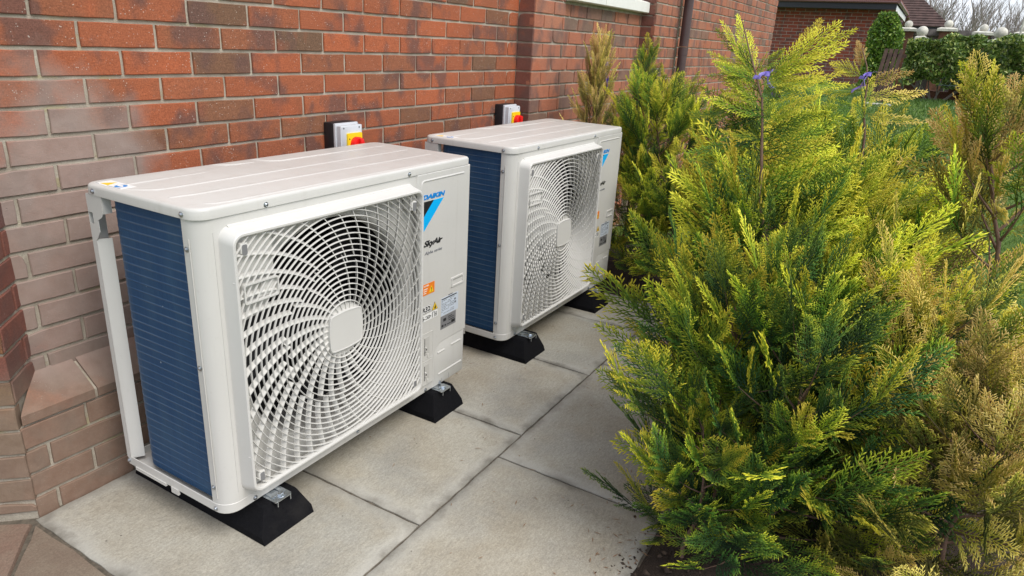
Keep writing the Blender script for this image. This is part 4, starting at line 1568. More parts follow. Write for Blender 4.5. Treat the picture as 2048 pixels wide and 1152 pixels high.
# ------------------------------------------------------------------ conifers
def make_frond(seed, n_side=36, spread=44, width=.40, fine=1.0):
    """one flat fern-like spray, one unit long along x, in the xy plane"""
    g = random.Random(seed)
    V, F, T = [], [], []

    def seg(pts, rads, tips, nrm):
        b0 = len(V)
        k = 3
        for i, p in enumerate(pts):
            d = (pts[min(i + 1, len(pts) - 1)] - pts[max(i - 1, 0)]).normalized()
            a = d.cross(nrm).normalized()
            c = a.cross(d)
            if i == len(pts) - 1:
                V.append(p); T.append(tips[i])
            else:
                for q_ in range(k):
                    an = 2 * math.pi * q_ / k + .5
                    V.append(p + rads[i] * (math.cos(an) * a + .7 * math.sin(an) * c)); T.append(tips[i])
        for i in range(len(pts) - 1):
            for q_ in range(k):
                r = (q_ + 1) % k
                if i < len(pts) - 2:
                    A_, B_, C_, D_ = b0 + i * k + q_, b0 + i * k + r, b0 + (i + 1) * k + r, b0 + (i + 1) * k + q_
                    F.extend(((A_, B_, C_), (A_, C_, D_)))
                else:
                    F.append((b0 + i * k + q_, b0 + i * k + r, b0 + (len(pts) - 1) * k))

    N0 = Vector((0, 0, 1))
    droop, sway = g.uniform(-.16, .05), g.uniform(-.10, .10)
    def axis(s):
        return Vector((s, sway * s * s + .012 * math.sin(s * 9 + seed), droop * s * s + .01 * math.sin(s * 7)))
    ax = [axis(i / 10) for i in range(11)]
    seg(ax, [.0085 * (1 - .72 * i / 10) for i in range(11)], [.1 + .55 * i / 10 for i in range(11)], N0)
    for i in range(n_side):
        s = .07 + .91 * (i / (n_side - 1)) ** .92
        side = 1 if i % 2 else -1
        env = (1 - s) ** .80 * min(1, .35 + s / .28) + .05
        L = width * env * g.uniform(.78, 1.18)
        ang = R(spread * (1 - .30 * s) + g.uniform(-6, 6)) * side
        t0 = (axis(min(1, s + .02)) - axis(s - .02)).normalized()
        rot_ = Matrix.Rotation(ang, 3, 'Z')
        d = rot_ @ t0
        d.z += g.uniform(-.13, .13)
        d.normalize()
        p0 = axis(s)
        bend = t0 * g.uniform(.15, .5)
        def shoot(u, d=d, p0=p0, L=L, bend=bend):
            return p0 + d * (L * u) + bend * (L * .35 * u * u)
        m = 4
        up_ = (.30 * s)
        seg([shoot(j / m) for j in range(m + 1)], [.0058, .0060, .0056, .0048, .001], [min(1, up_ + .62 * j / m) for j in range(m + 1)], N0)
        k = max(3, int(L / .034 * fine))
        for j in range(k):
            u = .14 + .80 * (j + .5) / k
            sd = 1 if j % 2 else -1
            tt = (shoot(min(1, u + .05)) - shoot(u - .05)).normalized()
            dd = Matrix.Rotation(R(34 + g.uniform(-7, 7)) * sd, 3, 'Z') @ tt
            dd.z += g.uniform(-.16, .16)
            dd.normalize()
            l = g.uniform(.055, .080) * (1.15 - .55 * u)
            q0 = shoot(u)
            tip = min(1, up_ + .62 * u)
            mid = q0 + dd * l * .55 + tt * l * .06
            seg([q0, mid, q0 + dd * l + tt * l * .22], [.0058, .0078, 0], [tip, min(1, tip + .12), min(1, tip + .28)], N0)
    me = np_mesh('frond', np.array([tuple(p) for p in V]), np.array(F).ravel(), 3, T, smooth=True)
    me.materials.append(None)
    return me


FROND = [make_frond(i, n_side=22 + 2 * (i % 3), spread=36 + 4 * (i % 4), width=(.40, .48, .44, .54)[i % 4]) for i in range(7)]
THIN = [make_frond(20 + i, n_side=20, spread=30 + 3 * i, width=.34, fine=.9) for i in range(4)]
Z = Vector((0, 0, 1))
n_frond = 0


def put_frond(parent, pos, d, roll, length, mat, vig, meshes, g, name='frond', face=None):
    global n_frond
    d = d.normalized()
    face = face if face is not None else Z
    nrm = (face - face.dot(d) * d)
    if nrm.length < .05:
        nrm = Vector((1, 0, 0)) - d.x * d
    nrm.normalize()
    nrm = Matrix.Rotation(roll, 3, d) @ nrm
    y = nrm.cross(d)
    k = length
    kw = k * g.uniform(.88, 1.15)
    m4 = Matrix(((d.x * k, y.x * kw, nrm.x * k, pos.x), (d.y * k, y.y * kw, nrm.y * k, pos.y), (d.z * k, y.z * kw, nrm.z * k, pos.z), (0, 0, 0, 1)))
    o = bpy.data.objects.new(name, g.choice(meshes))
    o.material_slots[0].link = 'OBJECT'
    o.material_slots[0].material = M[mat]
    COL.objects.link(o)
    o.parent = parent
    o.matrix_basis = m4
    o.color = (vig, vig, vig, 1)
    n_frond += 1
    return o


def conifer(label, base, H, rad, mats, seed, nb=44, lean=(0, 0), top=None, fl=(.15, .27), bare=0.0, meshes=None, vig=(.35, .75), trunk_r=.014, per=5, low=.04, taper=.8, path=None, cat='conifer', upright=0.0, skip=None, prof_pts=None, clear=2.0, tmax=.95, arms=(), leader=True):
    """base: where the stem leaves the soil; path: way points of the stem above the base"""
    g = random.Random(seed)
    meshes = meshes or FROND
    root = empty('conifer', base)
    tag(root, label, cat, 'young conifers planted along the paving')
    pts = [Vector((0, 0, -.05))]
    if path:
        pts = [Vector((0, 0, -.05))] + [Vector(p) for p in path]
    else:
        for i in range(1, 11):
            t = i / 10
            pts.append(Vector((lean[0] * t + .018 * math.sin(t * 9 + seed), lean[1] * t + .018 * math.cos(t * 7 + seed), H * t)))
    # resample by height
    def stem(h):
        for a, b in zip(pts, pts[1:]):
            if h <= b.z:
                return a.lerp(b, (h - a.z) / max(1e-6, b.z - a.z))
        return pts[-1]
    zs = [-.05 + (H + .05) * i / 22 for i in range(23)]
    mb = MB()
    mb.tube([stem(z) + Vector((.004 * math.sin(z * 31 + seed), .004 * math.cos(z * 27), 0)) for z in zs], [trunk_r * (1 - .86 * i / 22) for i in range(23)], 8)
    mb.build('trunk', 'bark', root, smooth=60)
    limbs = MB()
    for b in range(nb):
        t = low + (tmax - low) * ((b + g.random() * .7) / nb) ** .92
        h = t * H
        az = b * 2.39996 + g.uniform(-.4, .4)
        if prof_pts:
            prof = float(np.interp(t, [a for a, _ in prof_pts], [b_ for _, b_ in prof_pts]))
        else:
            prof = ((1 - t) ** taper * (.62 + .38 * min(1, t / .22)) + .10)
        L = rad * prof * g.uniform(.72, 1.15)
        el = R(-6 + 58 * t + g.uniform(-10, 10)) + upright
        p0 = stem(h)
        d0 = Vector((math.cos(az) * math.cos(el), math.sin(az) * math.cos(el), math.sin(el)))
        curve = g.uniform(.10, .30)
        def br(u, p0=p0, d0=d0, L=L, curve=curve):
            return p0 + d0 * (L * u) + Z * (curve * L * u * u)
        limbs.tube([br(i / 5) for i in range(6)], [max(.0016, trunk_r * .36 * (1 - .15 * t)) * (1 - .8 * i / 5) for i in range(6)], 5)
        n = max(2, int(round(per * (.55 + .65 * prof))))
        for k in range(n):
            u0 = .26 if t < clear else .60
            u = 1.0 if k == n - 1 else (u0 + (.96 - u0) * k / max(1, n - 1))
            p = br(u * .97)
            if skip and skip(p + Vector(base)):
                continue
            t1 = (br(min(1, u + .05)) - br(u - .05)).normalized()
            if k == n - 1:
                d = t1 + Z * g.uniform(.1, .5)
            else:
                sd = 1 if k % 2 else -1
                d = Matrix.Rotation(sd * R(g.uniform(24, 60)), 3, 'Z') @ t1 + Z * g.uniform(.0, .75)
            if g.random() < bare:
                continue
            ln = g.uniform(*fl) * (.62 + .5 * prof)
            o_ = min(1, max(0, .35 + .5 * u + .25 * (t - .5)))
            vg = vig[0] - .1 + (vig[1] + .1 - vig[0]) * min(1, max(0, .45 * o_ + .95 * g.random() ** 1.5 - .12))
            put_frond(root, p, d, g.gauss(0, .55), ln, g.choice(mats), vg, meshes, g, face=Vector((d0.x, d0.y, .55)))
    # leader
    for k in range(5 if leader else 0):
        u = .86 + .14 * k / 4
        az = k * 2.4 + seed
        d = Vector((math.cos(az) * .55, math.sin(az) * .55, .9)) if k < 4 else Vector((.12, .05, 1))
        put_frond(root, stem(H * u), d, g.uniform(-1.5, 1.5), g.uniform(*fl) * .62, g.choice(mats), vig[1], meshes, g)
    for a, e, vg, mt in arms:
        a, e = Vector(a) - Vector(base), Vector(e) - Vector(base)
        put_frond(root, a, e - a, g.gauss(0, .35), (e - a).length * 1.06, mt, vg, THIN + FROND[:2], g, face=Vector((-.75, -.35, .45)))
    lb = limbs.build('branches', 'bark', root, smooth=60)
    lb['kind'] = 'stuff'
    return root


G, DG, GO, TN = 'fol_green', 'fol_deep', 'fol_gold', 'fol_tan'
wallclip = lambda yy: (lambda p: p.y > yy)
offpath = lambda p: (p.y > -0.80 and p.x < 2.3 and p.z < .95)
SLIM = [(0, .8), (.3, 1.0), (.6, .85), (.72, .50), (.82, .30), (.92, .26), (1, .10)]
ROUND = [(0, .9), (.3, 1.0), (.7, .85), (.9, .55), (1, .3)]
X = 1.15
AR = [((X, -.905, 1.30), (X + .02, -.855, 1.425), .9, G), ((X, -.91, 1.29), (X - .03, -.825, 1.41), .85, G), ((X, -.915, 1.28), (X + .03, -.89, 1.385), .9, G),
      ((X, -.935, 1.29), (X - .02, -.80, 1.33), .8, G), ((X, -.935, 1.275), (X - .04, -.815, 1.275), .55, DG), ((X, -.955, 1.265), (X + .05, -.865, 1.335), .8, G),
      ((X, -.965, 1.285), (X, -1.115, 1.40), .95, G), ((X, -.965, 1.275), (X + .05, -1.13, 1.36), .9, G), ((X + .02, -1.01, 1.32), (X + .05, -1.06, 1.43), .95, G), ((X + .02, -1.05, 1.34), (X + .04, -1.14, 1.415), .9, G),
      ((X, -.97, 1.245), (X, -1.135, 1.30), .9, G), ((X + .03, -1.02, 1.255), (X + .08, -1.145, 1.275), .8, G), ((X, -.97, 1.24), (X + .10, -1.06, 1.26), .7, G),
      ((X, -.968, 1.225), (X - .03, -.86, 1.225), .7, G), ((X, -.968, 1.19), (X, -.77, 1.16), .55, DG), ((X, -.97, 1.175), (X + .04, -.80, 1.10), .5, DG), ((X, -.972, 1.165), (X - .06, -.82, 1.215), .75, G),
      ((X, -.972, 1.15), (X + .05, -1.12, 1.185), .8, G), ((X, -.974, 1.13), (X + .1, -1.13, 1.13), .7, G), ((X, -.976, 1.11), (X - .08, -.80, 1.06), .5, DG), ((X + .02, -.98, 1.10), (X - .14, -.89, 1.13), .75, G),
      ((X, -.975, 1.12), (X + .16, -.88, 1.18), .6, DG), ((X, -.97, 1.2), (X + .16, -.98, 1.30), .7, G)]
_g = random.Random(5)
for k in range(44):
    t = k / 43
    zz = .86 + .44 * t
    cy = float(np.interp(zz, [.818, .963, 1.077, 1.195, 1.29], [-1.032, -.993, -.976, -.967, -.92]))
    L_ = (.235 - .12 * t) * _g.uniform(.75, 1.15)
    sd = 1 if k % 2 else -1
    dx = _g.uniform(-.55, .75)
    AR.append(((X, cy, zz), (X + L_ * dx, cy + sd * L_ * (1 - .35 * abs(dx)), zz + L_ * _g.uniform(.30, .85)), _g.uniform(.45, .95), G if _g.random() < .8 else DG))
conifer('tall yellow green conifer with a violet ribbon bow high on its bare stem', (1.24, -1.13, 0), 1.42, .27, [G, G, G, DG], 3, nb=37, per=5, fl=(.19, .31), trunk_r=.0125, low=.04, tmax=.60, leader=False, arms=AR, clear=.6,
        prof_pts=[(0, 1.0), (.3, 1.25), (.45, 1.0), (.6, .6), (1, .2)],
        path=[(-.05, .03, .30), (-.09, .05, .637), (-.09, .098, .818), (-.09, .137, .963), (-.09, .154, 1.077), (-.09, .163, 1.195), (-.09, .21, 1.29), (-.09, .26, 1.42)], vig=(.32, 1.0), skip=lambda p: p.y > -.66 and p.z < 1.0)
conifer('low dark green conifer leaning over the edge of the paving', (.82, -1.06, 0), .74, .27, [DG, DG, G], 8, nb=34, per=5, fl=(.15, .24), trunk_r=.010, low=.02, vig=(.22, .78), prof_pts=ROUND, skip=lambda p: p.y > -.90 and p.z > .12)
conifer('small green conifer with a bare stem at the near paving corner', (.66, -1.06, 0), .44, .13, [DG, G], 31, nb=18, per=3, fl=(.11, .17), trunk_r=.007, vig=(.2, .8), low=.08, prof_pts=ROUND, skip=lambda p: p.y > -.97)
conifer('nearest dark green conifer with yellow tips', (.80, -1.24, 0), .72, .27, [DG, DG, G], 12, nb=36, per=4, fl=(.15, .25), trunk_r=.011, low=.01, vig=(.22, .78), prof_pts=ROUND)
conifer('low gold tipped conifer before the tan one', (.98, -1.49, 0), .74, .27, [GO, GO, DG], 15, nb=34, per=4, fl=(.15, .25), trunk_r=.011, low=.01, vig=(.25, .95), prof_pts=ROUND)
conifer('bronze gold conifer low at the corner of the lawn', (.88, -1.66, 0), .62, .27, [TN, GO, GO], 17, nb=38, per=5, fl=(.14, .23), trunk_r=.010, low=.01, vig=(.25, .9), prof_pts=ROUND)
X = 1.3
RR = [((X, -1.50, 1.20), (X, -1.50, 1.31), .9, GO), ((X, -1.51, 1.22), (X, -1.58, 1.33), .9, GO), ((X, -1.52, 1.17), (X + .03, -1.64, 1.29), .9, GO), ((X, -1.53, 1.10), (X - .05, -1.38, 1.19), .85, TN),
      ((X, -1.53, 1.10), (X, -1.70, 1.20), .85, TN), ((X, -1.55, 1.05), (X - .08, -1.34, 1.06), .7, GO), ((X, -1.55, 1.04), (X - .05, -1.36, .98), .6, GO), ((X, -1.56, 1.03), (X + .03, -1.75, 1.10), .8, GO), ((X, -1.57, .98), (X - .1, -1.42, .88), .6, GO),
      ((X, -1.57, 1.0), (X - .16, -1.55, 1.13), .9, GO), ((X, -1.58, .95), (X - .18, -1.60, 1.02), .8, TN), ((X, -1.60, .92), (X - .1, -1.45, .79), .55, TN), ((X, -1.60, .92), (X, -1.78, .97), .7, GO), ((X, -1.61, .86), (X - .05, -1.43, .74), .5, GO), ((X, -1.61, .86), (X + .05, -1.79, .84), .6, GO),
      ((X, -1.53, 1.12), (X + .15, -1.48, 1.23), .8, TN), ((X, -1.58, .96), (X + .2, -1.60, 1.05), .7, GO), ((X, -1.60, .90), (X + .18, -1.50, .95), .6, GO), ((X, -1.62, .78), (X - .12, -1.46, .66), .5, TN)]
conifer('tall tan conifer with a thick bare reddish stem', (1.32, -1.66, 0), 1.24, .20, [TN, GO, GO, G], 21, nb=16, per=4, fl=(.15, .24), trunk_r=.015, low=.62, clear=.5, arms=RR,
        prof_pts=[(0, .8), (.6, 1.0), (.8, .8), (.92, .5), (1, .2)],
        path=[(.0, .01, .30), (-.02, .032, .586), (-.02, .036, .723), (-.02, .049, .896), (-.02, .092, 1.0), (-.02, .144, 1.167), (-.02, .162, 1.24)], vig=(.35, .95))
X = 2.15
MR = [((X, -1.11, 1.30), (X, -1.085, 1.40), .95, GO), ((X, -1.12, 1.27), (X, -1.01, 1.33), .9, G), ((X, -1.13, 1.25), (X, -1.27, 1.31), .9, GO), ((X, -1.14, 1.22), (X - .05, -.98, 1.22), .8, G), ((X, -1.14, 1.20), (X, -1.33, 1.22), .9, GO),
      ((X, -1.15, 1.16), (X - .05, -.96, 1.12), .7, G), ((X, -1.15, 1.14), (X - .05, -1.34, 1.12), .8, GO), ((X, -1.16, 1.12), (X - .2, -1.12, 1.20), .85, G), ((X, -1.15, 1.15), (X + .2, -1.15, 1.25), .8, G)]
conifer('green conifer with a violet ribbon near its gold top, behind the tall one', (2.16, -1.24, 0), 1.38, .36, [G, G, DG], 25, nb=36, per=5, fl=(.20, .33), trunk_r=.014, low=.05, tmax=.62, leader=False, arms=MR, clear=.7,
        prof_pts=[(0, 1), (.3, 1.2), (.5, 1.0), (.62, .6), (1, .2)],
        path=[(-.01, .04, .653), (-.01, .06, .98), (-.01, .107, 1.29), (-.01, .14, 1.38)], vig=(.35, .95))
# the short row across the end of the path
conifer('dry tan conifer against the wall just past the rear unit', (2.80, .27, 0), 1.33, .17, [TN, TN, GO], 33, nb=38, per=4, fl=(.13, .20), trunk_r=.010, meshes=THIN, vig=(.35, .9), upright=.35, taper=.45, low=.5)
conifer('green conifer with a small violet ribbon, beside the rear unit', (2.96, .06, 0), 1.30, .32, [G, DG, DG], 36, nb=50, per=6, fl=(.14, .225), trunk_r=.010, low=.03, vig=(.2, .85), prof_pts=[(0, .9), (.3, 1.1), (.52, .8), (.62, .42), (.75, .2), (1, .08)], clear=.7, skip=lambda p: p.x < 2.585 or p.y > .42 or (p.z > .85 and p.y > .20))
conifer('bushy green conifer with a forked reddish stem beyond the rear unit', (2.88, -.32, 0), 1.0, .33, [G, DG, G], 39, nb=43, per=6, fl=(.17, .27), trunk_r=.012, vig=(.22, .9), prof_pts=ROUND, clear=.6,
        path=[(-.02, .02, .2), (-.02, .09, .38), (-.02, .15, .6), (-.02, .21, .77), (-.04, .24, 1.0)], skip=lambda p: p.x < 2.55 and p.z < .3)
conifer('dense green conifer where the two rows meet', (2.66, -.72, 0), .88, .34, [G, DG, G], 42, nb=44, per=6, fl=(.17, .27), trunk_r=.013, vig=(.25, .92), prof_pts=ROUND, skip=lambda p: p.x < 2.34 and p.z < .3)
conifer('yellow green conifer between the tall one and the path end', (1.85, -1.16, 0), .78, .30, [G, G, DG], 45, nb=34, per=5, fl=(.17, .27), trunk_r=.012, vig=(.3, .95), prof_pts=ROUND, skip=lambda p: p.y > -.76,
        arms=[((1.75, -.66, .10), (1.75, -.50, .17), .5, 'fol_dead'), ((1.9, -.74, .24), (1.95, -.50, .27), .7, G), ((1.9, -.76, .33), (2.0, -.56, .40), .75, G), ((1.7, -.80, .14), (1.7, -.64, .15), .6, DG), ((1.8, -.82, .42), (1.9, -.62, .50), .8, G)])
# a dead russet spray that hangs over the slabs
g_ = random.Random(2)
root = bpy.data.objects['conifer.001']

# ------------------------------------------------------------------ violet ribbons
def ribbon(label, at, s=1.0, tails=((.02, .01, -.09), (-.015, .0, -.05)), loops=((.05, .0, .012), (-.04, .01, -.008))):
    root = empty('ribbon', at)
    tag(root, label, 'ribbon', 'violet ribbons tied to the conifers')
    mb = MB()
    mb.loft([[(.011 * s * math.cos(2 * math.pi * i / 10), .011 * s * math.sin(2 * math.pi * i / 10), z * s) for i in range(10)] for z in (-.007, .007)])
    mb.build('knot', 'ribbon', root, smooth=50)
    view = Vector((.45, -.85, .1)).normalized()
    for k, e in enumerate(tuple(loops) + tuple(tails)):
        e = Vector(e) * s
        w_ = e.cross(view).normalized() * (.007 * s if k < 2 else .011 * s)
        secs = []
        for i in range(7):
            u = i / 6
            p = e * u + view * (.006 * math.sin(u * 9 + k)) + Vector((0, 0, .008 * s * math.sin(u * 5 + k)))
            ww = w_ * (.35 + .65 * math.sin(min(1, u * 1.6 + .12) * math.pi / 2)) + view * (.003 * math.sin(u * 7 + k))
            secs.append([p - ww, p + ww, p + ww + view * .0008, p - ww + view * .0008])
        mb = MB()
        mb.loft(secs)
        mb.build('ribbon_loop' if k < 2 else 'ribbon_tail', 'ribbon', root, smooth=60)
    return root


ribbon('violet ribbon bow with long tails on the tall conifer stem', (1.15, -.957, 1.285), .72, tails=((.045, -.035, -.085), (.075, -.065, -.105)), loops=((.052, -.045, .022), (-.045, .035, -.008)))
ribbon('violet ribbon tied near the gold top of the conifer behind', (2.14, -1.14, 1.285), .85, tails=((-.05, .02, -.07), (-.03, .05, -.09)), loops=((.03, -.05, .02), (-.03, .03, -.01)))
ribbon('violet ribbon hanging on the dry tan conifer by the wall', (2.83, .245, 1.235), 1.2, tails=((.0, -.01, -.13), (.012, -.01, -.10)), loops=((.012, -.02, .02), (-.012, .01, .015)))
ribbon('small violet ribbon on the green conifer beside the rear unit', (2.94, .04, 1.13), 1.0, tails=((.01, -.01, -.05), (-.01, .0, -.04)), loops=((.01, -.02, .015), (-.02, .01, -.01)))

# ------------------------------------------------------------------ garage beyond the lawn
GXW, GY0, GD, GLEN, GEZ = 17.5, 0.02, 3.9, 7.0, 2.46
grg = mortar_wall('garage', [(GXW + .004, GXW + GD, GY0 + .004, GY0 + GLEN, .45, GEZ)], 'mortar_far')
tag(grg, 'low red brick garage with dark fascia across the lawn', 'garage')
lay_bricks(grg, (GXW, GY0 + 3.5), R(-90), 3.5, .60, GEZ - .01, .60, 0.0, 'brick_far', limit=lambda u, z: z > 1.28)
lay_bricks(grg, (GXW, GY0), 0, GD, .60, GEZ - .01, .60, 0.0, 'brick_far', limit=lambda u, z: False)
OV = .45
xa, xb, ya, yb = GXW - OV, GXW + GD + OV, GY0 - .32, GY0 + GLEN + OV
for b in ((xa, xa + .02, ya, yb, 2.385, 2.505), (xa + .02, xb, ya, ya + .02, 2.385, 2.505)):
    mb = MB(); mb.box(*b)
    mb.build('fascia_board', 'fascia', grg)
mb = MB(); mb.box(xa + .02, xb, ya + .02, yb, 2.40, 2.412)
mb.build('soffit', 'fascia', grg)
for pts_ in ([(xa - .035, yb, 2.530), (xa - .035, ya - .04, 2.535)], [(xa - .07, ya - .04, 2.535), (xb, ya - .04, 2.530)]):
    mb = MB(); mb.tube(pts_, .034, 10)
    mb.build('gutter', 'gutter', grg, smooth=50)
mb = MB(); mb.box(xa + .03, xb - .2, ya - .012, ya - .002, 2.36, 2.47)
mb.build('barge_strip', 'upvc', grg)
mb = MB(); mb.tube([(xb - .2, ya - .06, 2.50), (xb + .05, ya - .06, 2.46), (xb + .06, ya + .1, 2.2), (xb + .02, ya + .25, 2.1), (xb + .02, ya + .25, .8)], .045, 8)
mb.build('downpipe', 'gutter', grg, smooth=50)
# hipped roof in stepped tile courses
def hip_roof(name, x0, x1, y0, y1, z, pitch, mat, parent, step=.28, ridge_off=None):
    mb = MB()
    t = math.tan(R(pitch))
    half = min(x1 - x0, y1 - y0) / 2
    n = int(half / step)
    for k in range(n):
        e0, e1 = k * step, (k + 1) * step
        a = [(x0 + e0, y0 + e0), (x1 - e0, y0 + e0), (x1 - e0, y1 - e0), (x0 + e0, y1 - e0)]
        b = [(x0 + e1, y0 + e1), (x1 - e1, y0 + e1), (x1 - e1, y1 - e1), (x0 + e1, y1 - e1)]
        zz = z + e0 * t
        mb.loft([[(x, y, zz) for x, y in a], [(x, y, zz + .035) for x, y in a], [(x, y, z + e1 * t + .003) for x, y in b]], cap0=(k == 0), cap1=(k == n - 1))
    o = mb.build(name, mat, parent)
    o['kind'] = 'stuff'
    return o
hip_roof('tile_courses', xa - .06, xb + .06, ya - .06, yb + .06, 2.560, 33, 'tile_red', grg)

# house with the hipped brown roof
hs = empty('house', (26, 0, 0))
tag(hs, 'house with a steep brown hipped tile roof behind the garage', 'house')
mb = MB(); mb.box(.5, 9.5, -.85, 9.0, .5, 2.38)
mb.build('house_wall', 'render', hs)
mb = MB(); mb.box(0, 10, -1.36, 9.5, 2.28, 2.42)
mb.build('fascia_board', 'fascia', hs)
hip_roof('tile_courses', -.08, 10.1, -1.44, 9.6, 2.43, 41, 'tile', hs, step=.09)

# fence between the piers
fn = empty('garden_fence', (16.05, 0, 0))
tag(fn, 'weathered grey timber fence with a wide top rail between white capped piers', 'fence')
mb = MB(); mb.box(-.06, .02, -7.5, -.2, 1.86, 1.98)
mb.build('rail', 'greywood', fn)
y = -.25
while y > -7.4:
    mb = MB(); mb.box(-.01 + rnd.uniform(-.004, .004), .012, y - .138, y, .72, 1.86)
    mb.build('fence_board', 'greywood', fn)
    y -= .146


def pier_ball(label, x, y, ztop, cap, shaft, r, zb=.6, group='piers with white caps and balls'):
    root = empty('ball_topped_pier', (x, y, 0))
    tag(root, label, 'garden pier', group)
    mb = MB(); mb.box(-shaft / 2, shaft / 2, -shaft / 2, shaft / 2, zb, ztop - .06)
    mb.build('pier_shaft', 'terracotta', root)
    mb = MB()
    sq_ = lambda k, z: [(a * k, b * k, z) for a, b in ((-1, -1), (1, -1), (1, 1), (-1, 1))]
    mb.loft([sq_(cap / 2, ztop - .06), sq_(cap / 2, ztop - .015), sq_(cap * .30, ztop + .012)])
    mb.build('pier_cap', 'cap', root)
    bm = bmesh.new()
    bmesh.ops.create_uvsphere(bm, u_segments=20, v_segments=12, radius=r)
    mb = MB(); mb.addbm(bm, 0, Matrix.Translation((0, 0, ztop + r * .94)))
    mb.build('ball', 'cap', root, smooth=60)
    return root


pier_ball('white ball on wide cap beside the garage eave, partly behind the climber', 15.8, -.67, 1.975, .36, .24, .074)
pier_ball('tall brick pier with white cap and ball against the brown roof edge', 15.8, -1.36, 2.0, .36, .25, .077)
pier_ball('white ball on pier in front of the bare trees, right of the brown roof', 15.8, -1.96, 1.955, .36, .24, .072)
pier_ball('ball topped pier farthest along the grey fence', 15.8, -2.62, 1.97, .36, .24, .072)
pier_ball('large weathered ball standing just above the hedge by the garage end', 12.95, -1.01, 1.745, .18, .16, .084)
pier_ball('large weathered ball above the hedge, in front of the bare trees', 12.95, -2.10, 1.755, .18, .16, .092)
pier_ball('smallest white ball just showing over the hedge top', 12.95, -1.66, 1.665, .16, .14, .056)

# hedge: a dense mass of leaves on bare stems, and the climber on the garage corner
def leaf_cloud(name, P, size, seed, mat, parent):
    g = np.random.default_rng(seed)
    n = len(P)
    a = g.normal(size=(n, 3)); a /= np.linalg.norm(a, axis=1)[:, None]
    b = np.cross(a, g.normal(size=(n, 3))); b /= np.linalg.norm(b, axis=1)[:, None]
    s = (size * g.uniform(.6, 1.3, n))[:, None]
    c = np.cross(a, b)
    V = np.stack([P - a * s, P + b * s * .5 + c * s * .15, P + a * s, P - b * s * .5 + c * s * .15], 1)
    idx = (np.arange(n) * 4)[:, None] + np.array([0, 1, 2, 0, 2, 3])[None]
    tip = np.repeat(np.clip(g.beta(1.5, 1.9, n), 0, 1), 4)
    me = np_mesh(name, V.reshape(-1, 3), idx.ravel(), 3, tip)
    o = link(name, me, mat, parent)
    o['kind'] = 'stuff'
    return o

hd = empty('hedge', (12.6, -4, .7))
tag(hd, 'thick glossy green hedge on bare stems at the far side of the lawn', 'hedge')
g = np.random.default_rng(4)
def hedge_pts(n, y0, y1):
    out = []
    y = g.uniform(y0, y1, n)
    top = 1.70 + .10 * np.clip((-.8 - y) / 1.5, 0, 1) + .035 * np.sin(y * 7) + .03 * np.sin(y * 17 + 1)
    bot = np.where((y > -1.75), 1.02, .84) + .06 * np.sin(y * 9)
    z = bot + (top - bot) * g.beta(1.25, 1.0, n)
    dep = .30 + .07 * np.sin(y * 5 + z * 7) + .05 * np.sin(y * 13 - z * 11)
    lump = .16 * np.sin(y * 6.1 + 1.3 * np.sin(z * 9)) * np.sin(z * 8 + y * 3)
    x = 12.6 - dep * np.sqrt(g.uniform(.15, 1, n)) + lump * .5
    back = g.random(n) < .25
    x = np.where(back, 12.6 + .3 * g.random(n), x)
    return np.stack([x, y, z], 1)
P_ = hedge_pts(34000, -6.5, -.86)
P_[:, 0] -= 12.6; P_[:, 1] += 4; P_[:, 2] -= .7
leaf_cloud('foliage', P_, .034, 5, 'leaf', hd)
for k in range(9):
    y0 = 4 - 1.45 + g.normal(0, .05) - (0 if k < 7 else .9)
    an = (k - 3) * .22 + g.normal(0, .06)
    mb = MB()
    mb.tube([(0, y0, -.03), (-.02, y0 + an * .25, .12), (-.03, y0 + an * .55, .30), (0, y0 + an * .85, .62)], [.016, .014, .011, .007], 6)
    mb.build('stem', 'greybark', hd, smooth=60)
hc = empty('climbing_shrub', (15.3, -.24, .72))
tag(hc, 'bright green climber growing up the garage corner', 'climber')
n = 9000
z = g.uniform(.15, 1.50, n)
wd = .08 + .24 * np.clip((1.62 - z) / .5, 0, 1)
P_ = np.stack([g.uniform(-.35, .2, n), (-.06 - .05 * np.clip((1.5 - z) / .6, 0, 1)) + wd * g.uniform(-1, 1, n), z], 1)
leaf_cloud('foliage', P_, .033, 8, 'leaf_bright', hc)
mb = MB(); mb.tube([(.1, 0, -.05), (.05, -.05, .5), (.1, 0, 1.1), (.1, .05, 1.5)], [.03, .022, .014, .006], 6)
mb.build('stem', 'greybark', hc, smooth=60)
ls = empty('low_shrub_strip', (16.9, 2, .6))
tag(ls, 'low dark shrubs growing along the foot of the garage wall', 'shrubs')
n = 12000
P_ = np.stack([g.uniform(-.3, .4, n), g.uniform(-2.0, 3.5, n), g.uniform(0, .34, n)], 1)
P_[:, 2] *= .7 + .3 * np.sin(P_[:, 1] * 5)
leaf_cloud('foliage', P_, .03, 9, 'leaf', ls)

# leaning slatted timber screen, stone and low brick edging by the hedge
sc = empty('slatted_screen', (11.9, -.50, .70))
tag(sc, 'dark brown slatted timber screen leaning between climber and hedge', 'timber screen')
for k in range(4):
    mb = MB()
    yy = -.02 - .072 * k
    mb.loft([[(0, yy - .045, 0), (0, yy + .012, 0), (.025, yy + .012, 0), (.025, yy - .045, 0)], [(.22, yy - .10, .82), (.22, yy - .045, .82), (.245, yy - .045, .82), (.245, yy - .10, .82)]])
    mb.build('slat', 'timber', sc)
for zz in (.18, .72):
    mb = MB(); mb.box(.03 + zz * .27, .055 + zz * .27, -.32 - zz * .1, .0 - zz * .1, zz - .03, zz + .03)
    mb.build('cross_batten', 'timber', sc)
st = MB(); st.bevbox(11.65, 11.95, -.86, -.46, .62, .695, .01)
tag(st.build('stone_slab', 'cap'), 'pale stone slab at the foot of the slatted screen', 'stone slab')
